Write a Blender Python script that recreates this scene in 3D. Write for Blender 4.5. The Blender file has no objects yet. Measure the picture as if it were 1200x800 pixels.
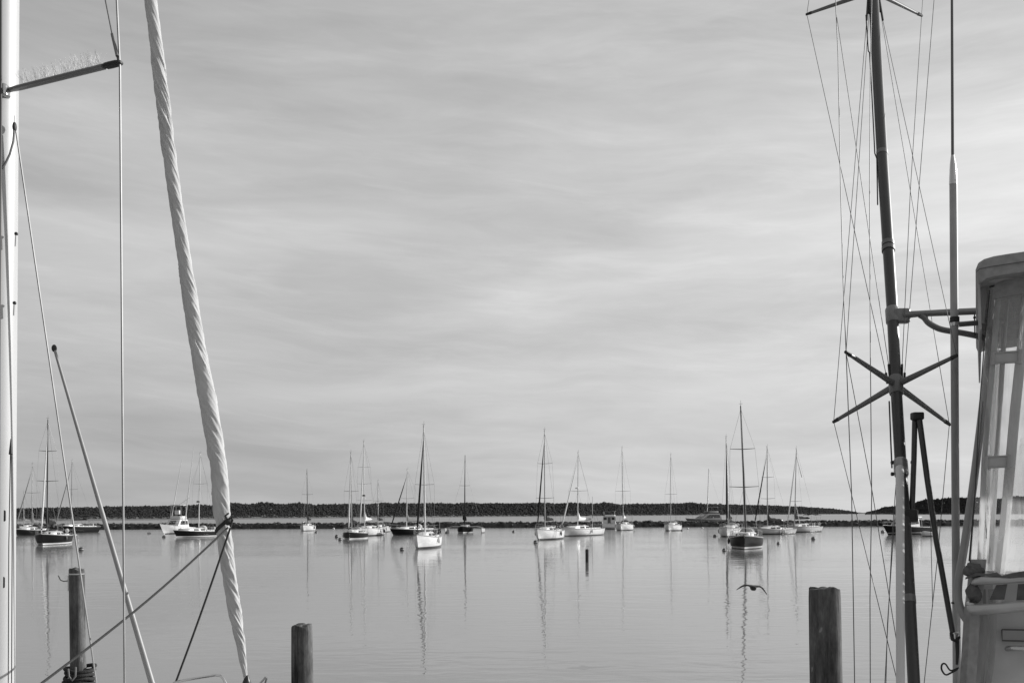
import bpy, math, random
from math import sin, cos, pi, radians, sqrt, atan2, tan
from mathutils import Vector as V, Matrix, noise as mnoise

random.seed(11)
R = random.uniform
scene = bpy.context.scene
COL = scene.collection

# ------------------------------------------------------------------ camera frame (photo pixels 1200 x 800)
F, HZ0, CAMH, AL = 1167.0, 603.0, 3.0, 0.005
CA, SA = cos(AL), sin(AL)

def P(px, py, Y):
    dx, dy = px - 600.0, HZ0 - py
    return V(((dx * CA + dy * SA) * Y / F, Y, CAMH + (-dx * SA + dy * CA) * Y / F))

def proj(p):
    X, Z = p[0] * F / p[1], (p[2] - CAMH) * F / p[1]
    dx, dy = X * CA - Z * SA, X * SA + Z * CA
    return 600 + dx, HZ0 - dy

def hz(px):
    return HZ0 - (px - 600) * AL

def depth(px, y):
    return CAMH * F / (y - hz(px))

# ------------------------------------------------------------------ materials
MATS = {}

def new_mat(name):
    m = bpy.data.materials.new(name)
    m.use_nodes = True
    nt = m.node_tree
    b = nt.nodes['Principled BSDF']
    return m, nt, b

def mat(name, v, rough=0.5, metal=0.0, var=0.12, scale=6.0, bump=0.0, stretch=(1, 1, 1), spec=0.5, alpha=1.0, coat=0.0):
    """plain grey surface with a little wear in it"""
    if name in MATS:
        return MATS[name]
    m, nt, b = new_mat(name)
    N, L = nt.nodes, nt.links
    tc = N.new('ShaderNodeTexCoord'); mp = N.new('ShaderNodeMapping'); mp.inputs['Scale'].default_value = stretch
    nz = N.new('ShaderNodeTexNoise'); nz.inputs['Scale'].default_value = scale; nz.inputs['Detail'].default_value = 6
    mr = N.new('ShaderNodeMapRange'); mr.inputs[1].default_value = 0.3; mr.inputs[2].default_value = 0.7
    mr.inputs[3].default_value = v * (1 - var); mr.inputs[4].default_value = min(0.92, v * (1 + var))
    L.new(tc.outputs['Object'], mp.inputs['Vector']); L.new(mp.outputs[0], nz.inputs['Vector'])
    L.new(nz.outputs['Fac'], mr.inputs[0]); L.new(mr.outputs[0], b.inputs['Base Color'])
    b.inputs['Roughness'].default_value = rough; b.inputs['Metallic'].default_value = metal
    b.inputs['Specular IOR Level'].default_value = spec
    b.inputs['Coat Weight'].default_value = coat
    if alpha < 1: b.inputs['Alpha'].default_value = alpha
    if bump:
        bp = N.new('ShaderNodeBump'); bp.inputs['Strength'].default_value = 1; bp.inputs['Distance'].default_value = bump
        L.new(nz.outputs['Fac'], bp.inputs['Height']); L.new(bp.outputs[0], b.inputs['Normal'])
    MATS[name] = m
    return m

def hull_mat(name, top, stripe, bottom, z1=0.07, z2=0.17, rough=0.28):
    """topsides with a boot stripe and antifouling, split by height above the waterline"""
    if name in MATS: return MATS[name]
    m, nt, b = new_mat(name); N, L = nt.nodes, nt.links
    tc = N.new('ShaderNodeTexCoord'); sp = N.new('ShaderNodeSeparateXYZ')
    L.new(tc.outputs['Object'], sp.inputs[0])
    def step(z):
        g = N.new('ShaderNodeMath'); g.operation = 'GREATER_THAN'; g.inputs[1].default_value = z
        L.new(sp.outputs['Z'], g.inputs[0]); return g
    a, c = step(z1), step(z2)
    m1 = N.new('ShaderNodeMix'); m1.inputs['A'].default_value = bottom; m1.inputs['B'].default_value = stripe
    m2 = N.new('ShaderNodeMix'); m2.inputs['B'].default_value = top
    L.new(a.outputs[0], m1.inputs['Factor']); L.new(m1.outputs['Result'], m2.inputs['A']); L.new(c.outputs[0], m2.inputs['Factor'])
    mp = N.new('ShaderNodeMapping'); mp.inputs['Scale'].default_value = (1.5, 1.5, 6)
    nz = N.new('ShaderNodeTexNoise'); nz.inputs['Scale'].default_value = 1.3; nz.inputs['Detail'].default_value = 5
    L.new(tc.outputs['Object'], mp.inputs[0]); L.new(mp.outputs[0], nz.inputs['Vector'])
    mr = N.new('ShaderNodeMapRange'); mr.inputs[1].default_value = 0.3; mr.inputs[2].default_value = 0.7
    mr.inputs[3].default_value = 0.85; mr.inputs[4].default_value = 1.05
    L.new(nz.outputs['Fac'], mr.inputs[0])
    mu = N.new('ShaderNodeMath'); mu.operation = 'MULTIPLY'
    L.new(m2.outputs['Result'], mu.inputs[0]); L.new(mr.outputs[0], mu.inputs[1]); L.new(mu.outputs[0], b.inputs['Base Color'])
    b.inputs['Roughness'].default_value = rough; b.inputs['Specular IOR Level'].default_value = .5 if top > .1 else .12
    MATS[name] = m
    return m

def cloth(name, v, trans=.3, **k):
    if name in MATS: return MATS[name]
    m = mat(name, v, .9, **k); nt = m.node_tree; N, L = nt.nodes, nt.links
    b = N['Principled BSDF']; src = b.inputs['Base Color'].links[0].from_socket
    b.inputs['Specular IOR Level'].default_value = .2
    t = N.new('ShaderNodeBsdfTranslucent'); L.new(src, t.inputs[0]); mx = N.new('ShaderNodeMixShader'); mx.inputs[0].default_value = trans
    L.new(b.outputs[0], mx.inputs[1]); L.new(t.outputs[0], mx.inputs[2]); L.new(mx.outputs[0], N['Material Output'].inputs[0])
    return m

WHITE = lambda: mat('white_gelcoat', 0.78, 0.3, var=0.06)
OFFW = lambda: mat('offwhite_deck', 0.62, 0.5, var=0.1)
GREY = lambda: mat('grey_paint', 0.3, 0.45)
DARK = lambda: mat('dark_canvas', 0.022, 0.9, var=0.3, spec=.15)
MIDC = lambda: mat('grey_canvas', 0.16, 0.85, var=0.2)
BLACK = lambda: mat('black_rubber', 0.025, 0.6)
GLASS = lambda: mat('dark_window', 0.03, 0.08, var=0.05)
STEEL = lambda: mat('stainless', 0.6, 0.22, 0.95, var=0.08)
WIRE = lambda: mat('wire_steel', 0.3, 0.4, 0.6)
MASTW = lambda: mat('white_mast', 0.7, 0.35, var=0.05)
MASTA = lambda: mat('alloy_mast', 0.4, 0.35, 0.7)
MASTD = lambda: mat('dark_mast', 0.06, 0.4)
SAILW = lambda: mat('white_sailcloth', 0.72, 0.8)

# ------------------------------------------------------------------ mesh building
class MB:
    def __init__(s): s.v, s.f = [], []
    def add(s, vs, fs):
        n = len(s.v); s.v += [tuple(p) for p in vs]; s.f += [tuple(i + n for i in f) for f in fs]; return s
    def loft(s, rings, closed=True, cap0=True, cap1=True):
        n = len(rings[0]); vs = [p for r in rings for p in r]; fs = []
        for i in range(len(rings) - 1):
            for j in range(n if closed else n - 1):
                k = (j + 1) % n
                fs.append((i * n + j, i * n + k, (i + 1) * n + k, (i + 1) * n + j))
        if cap0: fs.append(tuple(range(n))[::-1])
        if cap1: fs.append(tuple((len(rings) - 1) * n + j for j in range(n)))
        return s.add(vs, fs)
    def tube(s, pts, r, n=8, flat=1.0, ref=None):
        pts = [V(p) for p in pts]; m = len(pts)
        rs = r if isinstance(r, (list, tuple)) else [r] * m
        rings = []; a = None
        for i in range(m):
            t = (pts[min(i + 1, m - 1)] - pts[max(i - 1, 0)]).normalized()
            if a is None:
                w = V(ref) if ref else (V((0, 0, 1)) if abs(t.z) < 0.9 else V((1, 0, 0)))
                a = (w - t * w.dot(t)).normalized()
            else:
                a = (a - t * a.dot(t)).normalized()
            b = t.cross(a)
            rings.append([pts[i] + a * (rs[i] * cos(2 * pi * k / n)) + b * (rs[i] * flat * sin(2 * pi * k / n)) for k in range(n)])
        return s.loft(rings)
    def box(s, c, sz, rz=0.0, taper=1.0):
        c = V(c); hx, hy, h = sz[0] / 2, sz[1] / 2, sz[2] / 2
        M = Matrix.Rotation(rz, 3, 'Z')
        rings = []
        for z, t in ((-h, 1.0), (h, taper)):
            rings.append([c + M @ V((x * t, y * t, z)) for x, y in ((-hx, -hy), (hx, -hy), (hx, hy), (-hx, hy))])
        return s.loft(rings)
    def rbox(s, c, sz, r=0.1, rz=0.0):
        """box with rounded vertical corners and softened top and bottom"""
        c = V(c); hx, hy, h = sz[0] / 2, sz[1] / 2, sz[2] / 2
        M = Matrix.Rotation(rz, 3, 'Z'); r = min(r, hx * .95, hy * .95)
        def ring(z, ins):
            out = []
            for q, (sx, sy) in enumerate(((1, 1), (-1, 1), (-1, -1), (1, -1))):
                for k in range(5):
                    a = q * pi / 2 + k * pi / 8
                    out.append(c + M @ V((sx * (hx - r) + (r - ins) * cos(a), sy * (hy - r) + (r - ins) * sin(a), z)))
            return out
        e = min(r * .5, h * .5)
        return s.loft([ring(-h, e), ring(-h + e, 0), ring(h - e, 0), ring(h - e * .3, e * .4), ring(h, e)])
    def lathe(s, prof, c=(0, 0, 0), n=16):
        c = V(c)
        return s.loft([[c + V((r * cos(2 * pi * k / n), r * sin(2 * pi * k / n), z)) for k in range(n)] for r, z in prof])
    def ball(s, c, r, n=12, sc=(1, 1, 1)):
        c = V(c); m = n // 2
        return s.loft([[c + V((sc[0] * r * sin(pi * i / m) * cos(2 * pi * k / n), sc[1] * r * sin(pi * i / m) * sin(2 * pi * k / n), -sc[2] * r * cos(pi * i / m))) for k in range(n)]
                       for i in [0.04] + list(range(1, m)) + [m - 0.04]])
    def build(s, name, m, parent=None, smooth=True, world=False, sharp=40):
        vs = s.v
        if world and parent is not None:
            r = parent
            while r.parent is not None: r = r.parent        # parts sit at their thing's origin
            M = Matrix.LocRotScale(r.location, r.rotation_euler, r.scale).inverted()
            vs = [tuple(M @ V(p)) for p in vs]
        me = bpy.data.meshes.new(name); me.from_pydata(vs, [], s.f); me.update()
        if smooth:
            me.polygons.foreach_set('use_smooth', [True] * len(me.polygons))
            me.set_sharp_from_angle(angle=radians(sharp))
        me.materials.append(m)
        o = bpy.data.objects.new(name, me); COL.objects.link(o)
        if parent is not None: o.parent = parent
        return o

def smooth(pts, k=6):
    pts = [V(p) for p in pts]; out = []
    for i in range(len(pts) - 1):
        a, b, c, d = pts[max(i - 1, 0)], pts[i], pts[i + 1], pts[min(i + 2, len(pts) - 1)]
        for j in range(k):
            t = j / k
            out.append(.5 * ((2 * b) + (c - a) * t + (2 * a - 5 * b + 4 * c - d) * t * t + (3 * b - a - 3 * c + d) * t ** 3))
    return out + [pts[-1]]

def tag(o, label=None, cat=None, group=None, kind=None):
    for k, v in (('label', label), ('category', cat), ('group', group), ('kind', kind)):
        if v: o[k] = v
    return o

def hash_(t): return sum((i + 1) * ord(c) for i, c in enumerate(t))

def thing(name, label, cat, loc=(0, 0, 0), rz=0.0, group=None):
    o = bpy.data.objects.new(name, None); COL.objects.link(o)
    o.location = loc; o.rotation_euler = (0, 0, rz); o.empty_display_size = 0.3
    return tag(o, label, cat, group)

def lerp(a, b, t): return a + (b - a) * t
def sm(t): t = max(0, min(1, t)); return t * t * (3 - 2 * t)
def table(tb, x):
    if x <= tb[0][0]: return tb[0][1]
    for (a, p), (b, q) in zip(tb, tb[1:]):
        if x <= b: return p + (q - p) * (x - a) / (b - a)
    return tb[-1][1]

# ------------------------------------------------------------------ camera, light, sky
cam = bpy.data.cameras.new('camera'); co = bpy.data.objects.new('camera', cam); COL.objects.link(co)
co.location = (0, 0, CAMH); co.rotation_euler = (pi / 2, AL, 0)
cam.sensor_width = 36; cam.lens = 36 * F / 1200; cam.shift_y = (HZ0 - 400) / 1200
cam.clip_start = 0.05; cam.clip_end = 60000
scene.camera = co

SUN_AZ, SUN_EL = radians(68), radians(20)
SD = V((sin(SUN_AZ) * cos(SUN_EL), cos(SUN_AZ) * cos(SUN_EL), sin(SUN_EL)))
sl = bpy.data.lights.new('sun', 'SUN'); sl.energy = 4.6; sl.angle = radians(0.6); sl.color = (1, 0.995, 0.985)
so = bpy.data.objects.new('sun', sl); COL.objects.link(so); so.rotation_euler = SD.to_track_quat('Z', 'Y').to_euler(); so.location = (0, 0, 50)

w = bpy.data.worlds.new('World'); scene.world = w; w.use_nodes = True
def sky():
    nt = w.node_tree; N, L = nt.nodes, nt.links
    for n in list(N): N.remove(n)
    out = N.new('ShaderNodeOutputWorld'); bg = N.new('ShaderNodeBackground'); L.new(bg.outputs[0], out.inputs[0])
    bg.inputs['Strength'].default_value = 0.1
    st = N.new('ShaderNodeTexSky'); st.sky_type = 'NISHITA'; st.sun_disc = False
    st.sun_elevation = SUN_EL; st.sun_rotation = SUN_AZ; st.dust_density = 2.0; st.air_density = 1.0
    bw = N.new('ShaderNodeRGBToBW'); L.new(st.outputs[0], bw.inputs[0])
    def math_(op, a, b=None, clamp=False):
        n = N.new('ShaderNodeMath'); n.operation = op; n.use_clamp = clamp
        for i, x in enumerate((a, b)):
            if x is None: continue
            if isinstance(x, (int, float)): n.inputs[i].default_value = x
            else: L.new(x, n.inputs[i])
        return n.outputs[0]
    tc = N.new('ShaderNodeTexCoord'); sp = N.new('ShaderNodeSeparateXYZ'); L.new(tc.outputs['Generated'], sp.inputs[0])
    z = math_('ABSOLUTE', sp.outputs['Z'])
    cb = N.new('ShaderNodeCombineXYZ'); L.new(sp.outputs['X'], cb.inputs[0]); L.new(sp.outputs['Y'], cb.inputs[1]); L.new(z, cb.inputs[2])
    # slow drift that bends the bands
    wn = N.new('ShaderNodeTexNoise'); wn.inputs['Scale'].default_value = 2.6; wn.inputs['Detail'].default_value = 3; L.new(cb.outputs[0], wn.inputs['Vector'])
    wv = N.new('ShaderNodeVectorMath'); wv.operation = 'MULTIPLY_ADD'; L.new(wn.outputs['Color'], wv.inputs[0]); wv.inputs[1].default_value = (.09, .09, .055); L.new(cb.outputs[0], wv.inputs[2])
    def layer(sc, zs, tilt, loc, detail, rough, dist, lo, hi):
        mp = N.new('ShaderNodeMapping'); mp.inputs['Scale'].default_value = (sc, sc, sc * zs); mp.inputs['Rotation'].default_value = (0, radians(tilt), 0); mp.inputs['Location'].default_value = loc
        mp.vector_type = 'TEXTURE' if False else 'POINT'
        r0 = N.new('ShaderNodeVectorRotate'); r0.rotation_type = 'Y_AXIS'; r0.inputs['Angle'].default_value = radians(tilt); L.new(wv.outputs[0], r0.inputs['Vector'])
        mp.inputs['Rotation'].default_value = (0, 0, 0)
        L.new(r0.outputs[0], mp.inputs[0])
        nz = N.new('ShaderNodeTexNoise'); nz.inputs['Scale'].default_value = 1; nz.inputs['Detail'].default_value = detail
        nz.inputs['Roughness'].default_value = rough; nz.inputs['Distortion'].default_value = dist
        L.new(mp.outputs[0], nz.inputs['Vector'])
        mr = N.new('ShaderNodeMapRange'); mr.interpolation_type = 'SMOOTHSTEP'
        mr.inputs[1].default_value = lo; mr.inputs[2].default_value = hi
        L.new(nz.outputs['Fac'], mr.inputs[0]); return mr.outputs[0]
    broad = layer(2.3, 6.0, 2, (3.1, .4, .7), 4, .5, .3, .3, .7)
    streak = layer(4.0, 7.5, -2, (1.7, 2.2, .2), 8, .62, .6, .3, .75)
    wisp = layer(5.0, 9.0, -5, (7.3, 5.1, 1.4), 10, .66, .5, .45, .8)
    fine = layer(11.0, 5.0, -3, (2.3, 9.1, 1.1), 8, .65, .8, .3, .75)
    # cirrus veil: brighter toward the sun, as thin cloud is
    dt = N.new('ShaderNodeVectorMath'); dt.operation = 'DOT_PRODUCT'; L.new(tc.outputs['Generated'], dt.inputs[0]); dt.inputs[1].default_value = SD
    fwd = N.new('ShaderNodeMapRange'); L.new(dt.outputs['Value'], fwd.inputs[0])
    fwd.inputs[1].default_value = -0.6; fwd.inputs[2].default_value = 0.85; fwd.inputs[3].default_value = 3.3; fwd.inputs[4].default_value = 7.25
    den = math_('ADD', math_('MULTIPLY', broad, 0.2), 0.685)
    den = math_('ADD', den, math_('MULTIPLY', streak, 0.095))
    den = math_('ADD', den, math_('MULTIPLY', wisp, 0.10))
    den = math_('ADD', den, math_('MULTIPLY', fine, 0.045))
    cloud = math_('MULTIPLY', fwd.outputs[0], den)
    low = N.new('ShaderNodeMapRange'); L.new(z, low.inputs[0]); low.inputs[1].default_value = 0.0; low.inputs[2].default_value = 0.5; low.inputs[3].default_value = 0; low.inputs[4].default_value = 1
    fc = N.new('ShaderNodeFloatCurve'); L.new(low.outputs[0], fc.inputs['Value'])
    cv = fc.mapping.curves[0]
    for i, (x, y) in enumerate(((0, .49), (1, .405))): cv.points[i].location = (x, y)
    for x, y in ((.2, .5), (.5, .55), (.75, .49)): cv.points.new(x, y)
    fc.mapping.update()
    cloud = math_('MULTIPLY', cloud, math_('MULTIPLY', fc.outputs[0], 2.0))
    tot = math_('ADD', cloud, math_('MULTIPLY', math_('MINIMUM', bw.outputs[0], 8.0), 0.14))
    L.new(tot, bg.inputs['Color'])
sky()
scene.view_settings.view_transform = 'Standard'; scene.view_settings.look = 'None'
scene.view_settings.exposure = 0.0; scene.view_settings.gamma = 1
scene.render.engine = 'CYCLES'
scene.cycles.max_bounces = 8; scene.cycles.transparent_max_bounces = 16
scene.cycles.caustics_reflective = False; scene.cycles.caustics_refractive = False

# ------------------------------------------------------------------ water
def water():
    m, nt, b = new_mat('harbour_water'); N, L = nt.nodes, nt.links
    b.inputs['Base Color'].default_value = (0.22, 0.22, 0.22, 1); b.inputs['Roughness'].default_value = 0.05
    b.inputs['IOR'].default_value = 1.5
    tc = N.new('ShaderNodeTexCoord')
    def wave(scale, detail, rot, amp):
        mp = N.new('ShaderNodeMapping'); mp.inputs['Scale'].default_value = scale; mp.inputs['Rotation'].default_value = (0, 0, rot)
        nz = N.new('ShaderNodeTexNoise'); nz.inputs['Scale'].default_value = 1; nz.inputs['Detail'].default_value = detail; nz.inputs['Distortion'].default_value = 0.3
        L.new(tc.outputs['Object'], mp.inputs[0]); L.new(mp.outputs[0], nz.inputs['Vector'])
        mu = N.new('ShaderNodeMath'); mu.operation = 'MULTIPLY'; mu.inputs[1].default_value = amp
        L.new(nz.outputs['Fac'], mu.inputs[0]); return mu.outputs[0]
    a = wave((0.16, 0.55, 1), 2, radians(6), 0.022)
    c = wave((0.9, 3.0, 1), 3, radians(-5), 0.006)
    e = wave((1.1, 1.5, 1), 2, radians(12), 0.013)
    ad0 = N.new('ShaderNodeMath'); ad0.operation = 'ADD'; L.new(a, ad0.inputs[0]); L.new(e, ad0.inputs[1])
    ad = N.new('ShaderNodeMath'); ad.operation = 'ADD'; L.new(ad0.outputs[0], ad.inputs[0]); L.new(c, ad.inputs[1])
    # cat's paws: slow patches that are a little rougher or calmer
    mp = N.new('ShaderNodeMapping'); mp.inputs['Scale'].default_value = (0.014, 0.045, 1)
    nz = N.new('ShaderNodeTexNoise'); nz.inputs['Scale'].default_value = 1; nz.inputs['Detail'].default_value = 2
    L.new(tc.outputs['Object'], mp.inputs[0]); L.new(mp.outputs[0], nz.inputs['Vector'])
    mr = N.new('ShaderNodeMapRange'); mr.inputs[1].default_value = 0.35; mr.inputs[2].default_value = 0.65; mr.inputs[3].default_value = 0.2; mr.inputs[4].default_value = 1.15
    L.new(nz.outputs['Fac'], mr.inputs[0])
    bp = N.new('ShaderNodeBump'); bp.inputs['Distance'].default_value = 1.0
    L.new(ad.outputs[0], bp.inputs['Height']); L.new(mr.outputs[0], bp.inputs['Strength']); L.new(bp.outputs[0], b.inputs['Normal'])
    # sheltered and glassy by the pilings, a little breeze among the boats, open rippled water past the breakwater
    sp = N.new('ShaderNodeSeparateXYZ'); L.new(tc.outputs['Object'], sp.inputs[0])
    cr = N.new('ShaderNodeFloatCurve')
    def curve(pts, hi):
        n = N.new('ShaderNodeMapRange'); n.inputs[1].default_value = 0; n.inputs[2].default_value = 400
        L.new(sp.outputs['Y'], n.inputs[0])
        r = N.new('ShaderNodeValToRGB'); L.new(n.outputs[0], r.inputs[0])
        el = r.color_ramp.elements
        while len(el) < len(pts): el.new(.5)
        for e, (y, v) in zip(el, pts): e.position = y / 400; e.color = (v / hi,) * 3 + (1,)
        m = N.new('ShaderNodeMath'); m.operation = 'MULTIPLY'; m.inputs[1].default_value = hi; L.new(r.outputs[0], m.inputs[0]); return m.outputs[0]
    N.remove(cr)
    L.new(curve([(15, .03), (60, .05), (110, .08), (215, .15), (250, .34)], 1.0), b.inputs['Roughness'])
    S = 22000
    me = MB().add([(-S, -S, 0), (S, -S, 0), (S, S, 0), (-S, S, 0)], [(0, 1, 2, 3)])
    tag(me.build('water', m, None, smooth=False), 'calm grey harbour water with faint ripples and long mast reflections', None, None, 'structure')
water()

# ------------------------------------------------------------------ far shore, woods
def ico(sub):
    import bmesh
    bm = bmesh.new(); bmesh.ops.create_icosphere(bm, subdivisions=sub, radius=1)
    vs = [v.co.copy() for v in bm.verts]; bm.verts.index_update(); fs = [tuple(v.index for v in f.verts) for f in bm.faces]; bm.free()
    return vs, fs
ICO1, ICO2 = ico(1), ico(2)
OCT = ([V((1, 0, 0)), V((-1, 0, 0)), V((0, 1, 0)), V((0, -1, 0)), V((0, 0, 1)), V((0, 0, -1))], [(0, 2, 4), (2, 1, 4), (1, 3, 4), (3, 0, 4), (2, 0, 5), (1, 2, 5), (3, 1, 5), (0, 3, 5)])

def clump(mb, c, r, base=ICO2, sq=0.9, amt=0.35):
    vs, fs = base; off = V((R(-50, 50), R(-50, 50), R(-50, 50))); c = V(c)
    mb.add([c + V((p.x, p.y, p.z * sq)) * (r * (1 + amt * mnoise.noise(p * 2.3 + off))) for p in vs], fs)

def leaf_mat(name, v):
    if name in MATS: return MATS[name]
    m, nt, b = new_mat(name); N, L = nt.nodes, nt.links
    tc = N.new('ShaderNodeTexCoord'); nz = N.new('ShaderNodeTexNoise'); nz.inputs['Scale'].default_value = 0.35; nz.inputs['Detail'].default_value = 8
    mr = N.new('ShaderNodeMapRange'); mr.inputs[1].default_value = 0.35; mr.inputs[2].default_value = 0.65; mr.inputs[3].default_value = v * .8; mr.inputs[4].default_value = v * 1.2
    L.new(tc.outputs['Object'], nz.inputs['Vector']); L.new(nz.outputs['Fac'], mr.inputs[0])
    df = N.new('ShaderNodeBsdfDiffuse'); tl = N.new('ShaderNodeBsdfTranslucent'); mx = N.new('ShaderNodeMixShader'); mx.inputs[0].default_value = .5
    L.new(mr.outputs[0], df.inputs[0]); L.new(mr.outputs[0], tl.inputs[0]); L.new(df.outputs[0], mx.inputs[1]); L.new(tl.outputs[0], mx.inputs[2]); L.new(mx.outputs[0], N['Material Output'].inputs[0])
    MATS[name] = m; return m

def shore(name_land, name_wood, label_l, label_w, dtab, ttab, x0, x1, step, rad, sub=ICO1, seed=1.0):
    land, wood = MB(), MB()
    xs = []; x = x0
    while x <= x1: xs.append(x); x += step
    rings = []
    for i, x in enumerate(xs[::8]):
        d = table(dtab, x); top = table(ttab, x); h = max(1.0, (P(x, top, d).z) * 0.55)
        p = P(x, 600, d); p.z = 0; n = p.normalized()
        rings.append([p - n * 14 + V((0, 0, -1.0)), p - n * 8 + V((0, 0, .5)), p + V((0, 0, 1.2)), p + n * 40 + V((0, 0, h)), p + n * 260 + V((0, 0, h * 1.0)), p + n * 420 + V((0, 0, -1))])
    land.loft(rings, closed=False, cap0=True, cap1=True)
    for x in xs:
        d = table(dtab, x); top = table(ttab, x)
        H = P(x, top, d).z
        for row in range(13):
            q = R(0, 1) if row > 2 else R(.93, 1.02)
            off = 4 + q * 40 + R(-6, 6)
            r = rad * (.5 + 1.1 * R(0, 1) ** 2) * d / F
            zt = max(r * .5, lerp(0.1, 1.0, q) * H * (R(.9, 1.0) + .10 * mnoise.noise(V((x * .05, 2, seed))) + .06 * mnoise.noise(V((x * .35, 7, seed))) - .02) - r * 0.8)
            px = x + R(-2, 2) * step
            p = P(px, 600, d); p.z = 0; n = p.normalized(); p = p + n * off
            clump(wood, (p.x, p.y, zt), r, sub, R(.8, 1.4), 0.7)
    tag(land.build(name_land, mat('shore_earth', 0.12, 0.95, scale=0.05), None), label_l, None, None, 'structure')
    tag(wood.build(name_wood, leaf_mat('far_leaf', 0.1), None, smooth=False), label_w, None, None, 'stuff')

shore('shore_land', 'shore_woods', 'low wooded shore across the harbour', 'dark wooded shoreline stretching across the far side of the harbour',
      [(-800, 640), (-150, 720), (75, 800), (220, 950), (380, 1200), (510, 1490), (675, 1800), (835, 2300), (950, 2800), (1003, 3200)],
      [(-800, 594), (-150, 595), (20, 594), (130, 592), (180, 591.5), (240, 590), (280, 588), (330, 588), (380, 589.4), (450, 588.2), (680, 588.2), (750, 589.3), (800, 588.4), (890, 591), (940, 593), (975, 595.5), (995, 598), (1003, 600.5)],
      -800, 1003, 0.3, 1.15, OCT)
shore('point_land', 'point_woods', 'tree covered point of land beyond the gap', 'dark tree covered bluff rising beyond the gap in the shore',
      [(1015, 1900), (1060, 1900), (1110, 1750), (1300, 1600), (2000, 1300)],
      [(1015, 600.3), (1020, 598.5), (1030, 596), (1037, 593), (1050, 592.5), (1058, 594), (1066, 591), (1075, 586.5), (1085, 584), (1098, 583.5), (1112, 581.5), (1160, 582), (1200, 580), (1300, 578), (1600, 580), (2000, 574)],
      1015, 2000, 0.3, 1.15, OCT, seed=4.0)
def lowland():
    mb = MB(); rings = []
    for i in range(12):
        x = 985 + i * 4.5; p = P(x, 600, 5200); p.z = 0; h = 6 + 4 * mnoise.noise(V((i * .7, 0, 0)))
        rings.append([p + V((0, -30, -1)), p + V((0, 0, h)), p + V((0, 80, h)), p + V((0, 150, -1))])
    mb.loft(rings, closed=False)
    tag(mb.build('distant_land', mat('shore_earth', .12), None), 'thin line of very distant low land', None, None, 'structure')
lowland()

# ------------------------------------------------------------------ rock breakwater
def breakwater():
    mb = MB()
    rng = random.Random(5)
    x = -260.0
    while x < 330:
        Yc = 231 - 0.055 * x + 1.2 * sin(x * .035)
        for row in range(13):
            q = (row - 3) / 3.0
            yy = Yc + 1.0 + q * 2.1 + rng.uniform(-.25, .25)
            prof = 1.42 * (1 - abs(q) ** 2.4) + 0.12
            vis = 2 if q <= 0 else 1
            for k in range(vis):
                z = prof * (rng.uniform(.88, 1.0) if k == 0 else rng.uniform(.3, .7)) - 0.32
                r = rng.choice((.26, .34, .4, .46, .58)) * rng.uniform(.85, 1.15)
                vs, fs = ICO1; off = V((rng.uniform(-90, 90), rng.uniform(-90, 90), 3)); M = Matrix.Rotation(rng.uniform(0, 6), 3, 'Z') @ Matrix.Rotation(rng.uniform(-.4, .4), 3, 'X')
                sx, sy, sz = rng.uniform(.9, 1.5), rng.uniform(.8, 1.2), rng.uniform(.55, .85)
                c = V((x + rng.uniform(-.4, .4), yy, z))
                mb.add([c + M @ (V((p.x * sx, p.y * sy, p.z * sz)) * (r * (1 + .35 * mnoise.noise(p * 1.4 + off)))) for p in vs], fs)
        x += 0.56
    # rubble core
    rings = []
    for i in range(60):
        xx = -262 + i * 10.0; Yc = 231 - 0.055 * xx + 1.2 * sin(xx * .035)
        rings.append([V((xx, Yc - 1.6, -.6)), V((xx, Yc - .5, 1.0)), V((xx, Yc + 2.4, 1.0)), V((xx, Yc + 3.6, -.6))])
    mb.loft(rings, closed=False)
    o = mb.build('breakwater', mat('wet_rock', 0.05, 0.9, var=0.75, scale=0.8, bump=0.05), None, smooth=False)
    tag(o, 'long low breakwater of dark piled rocks behind the moored boats', 'breakwater')
breakwater()

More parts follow.
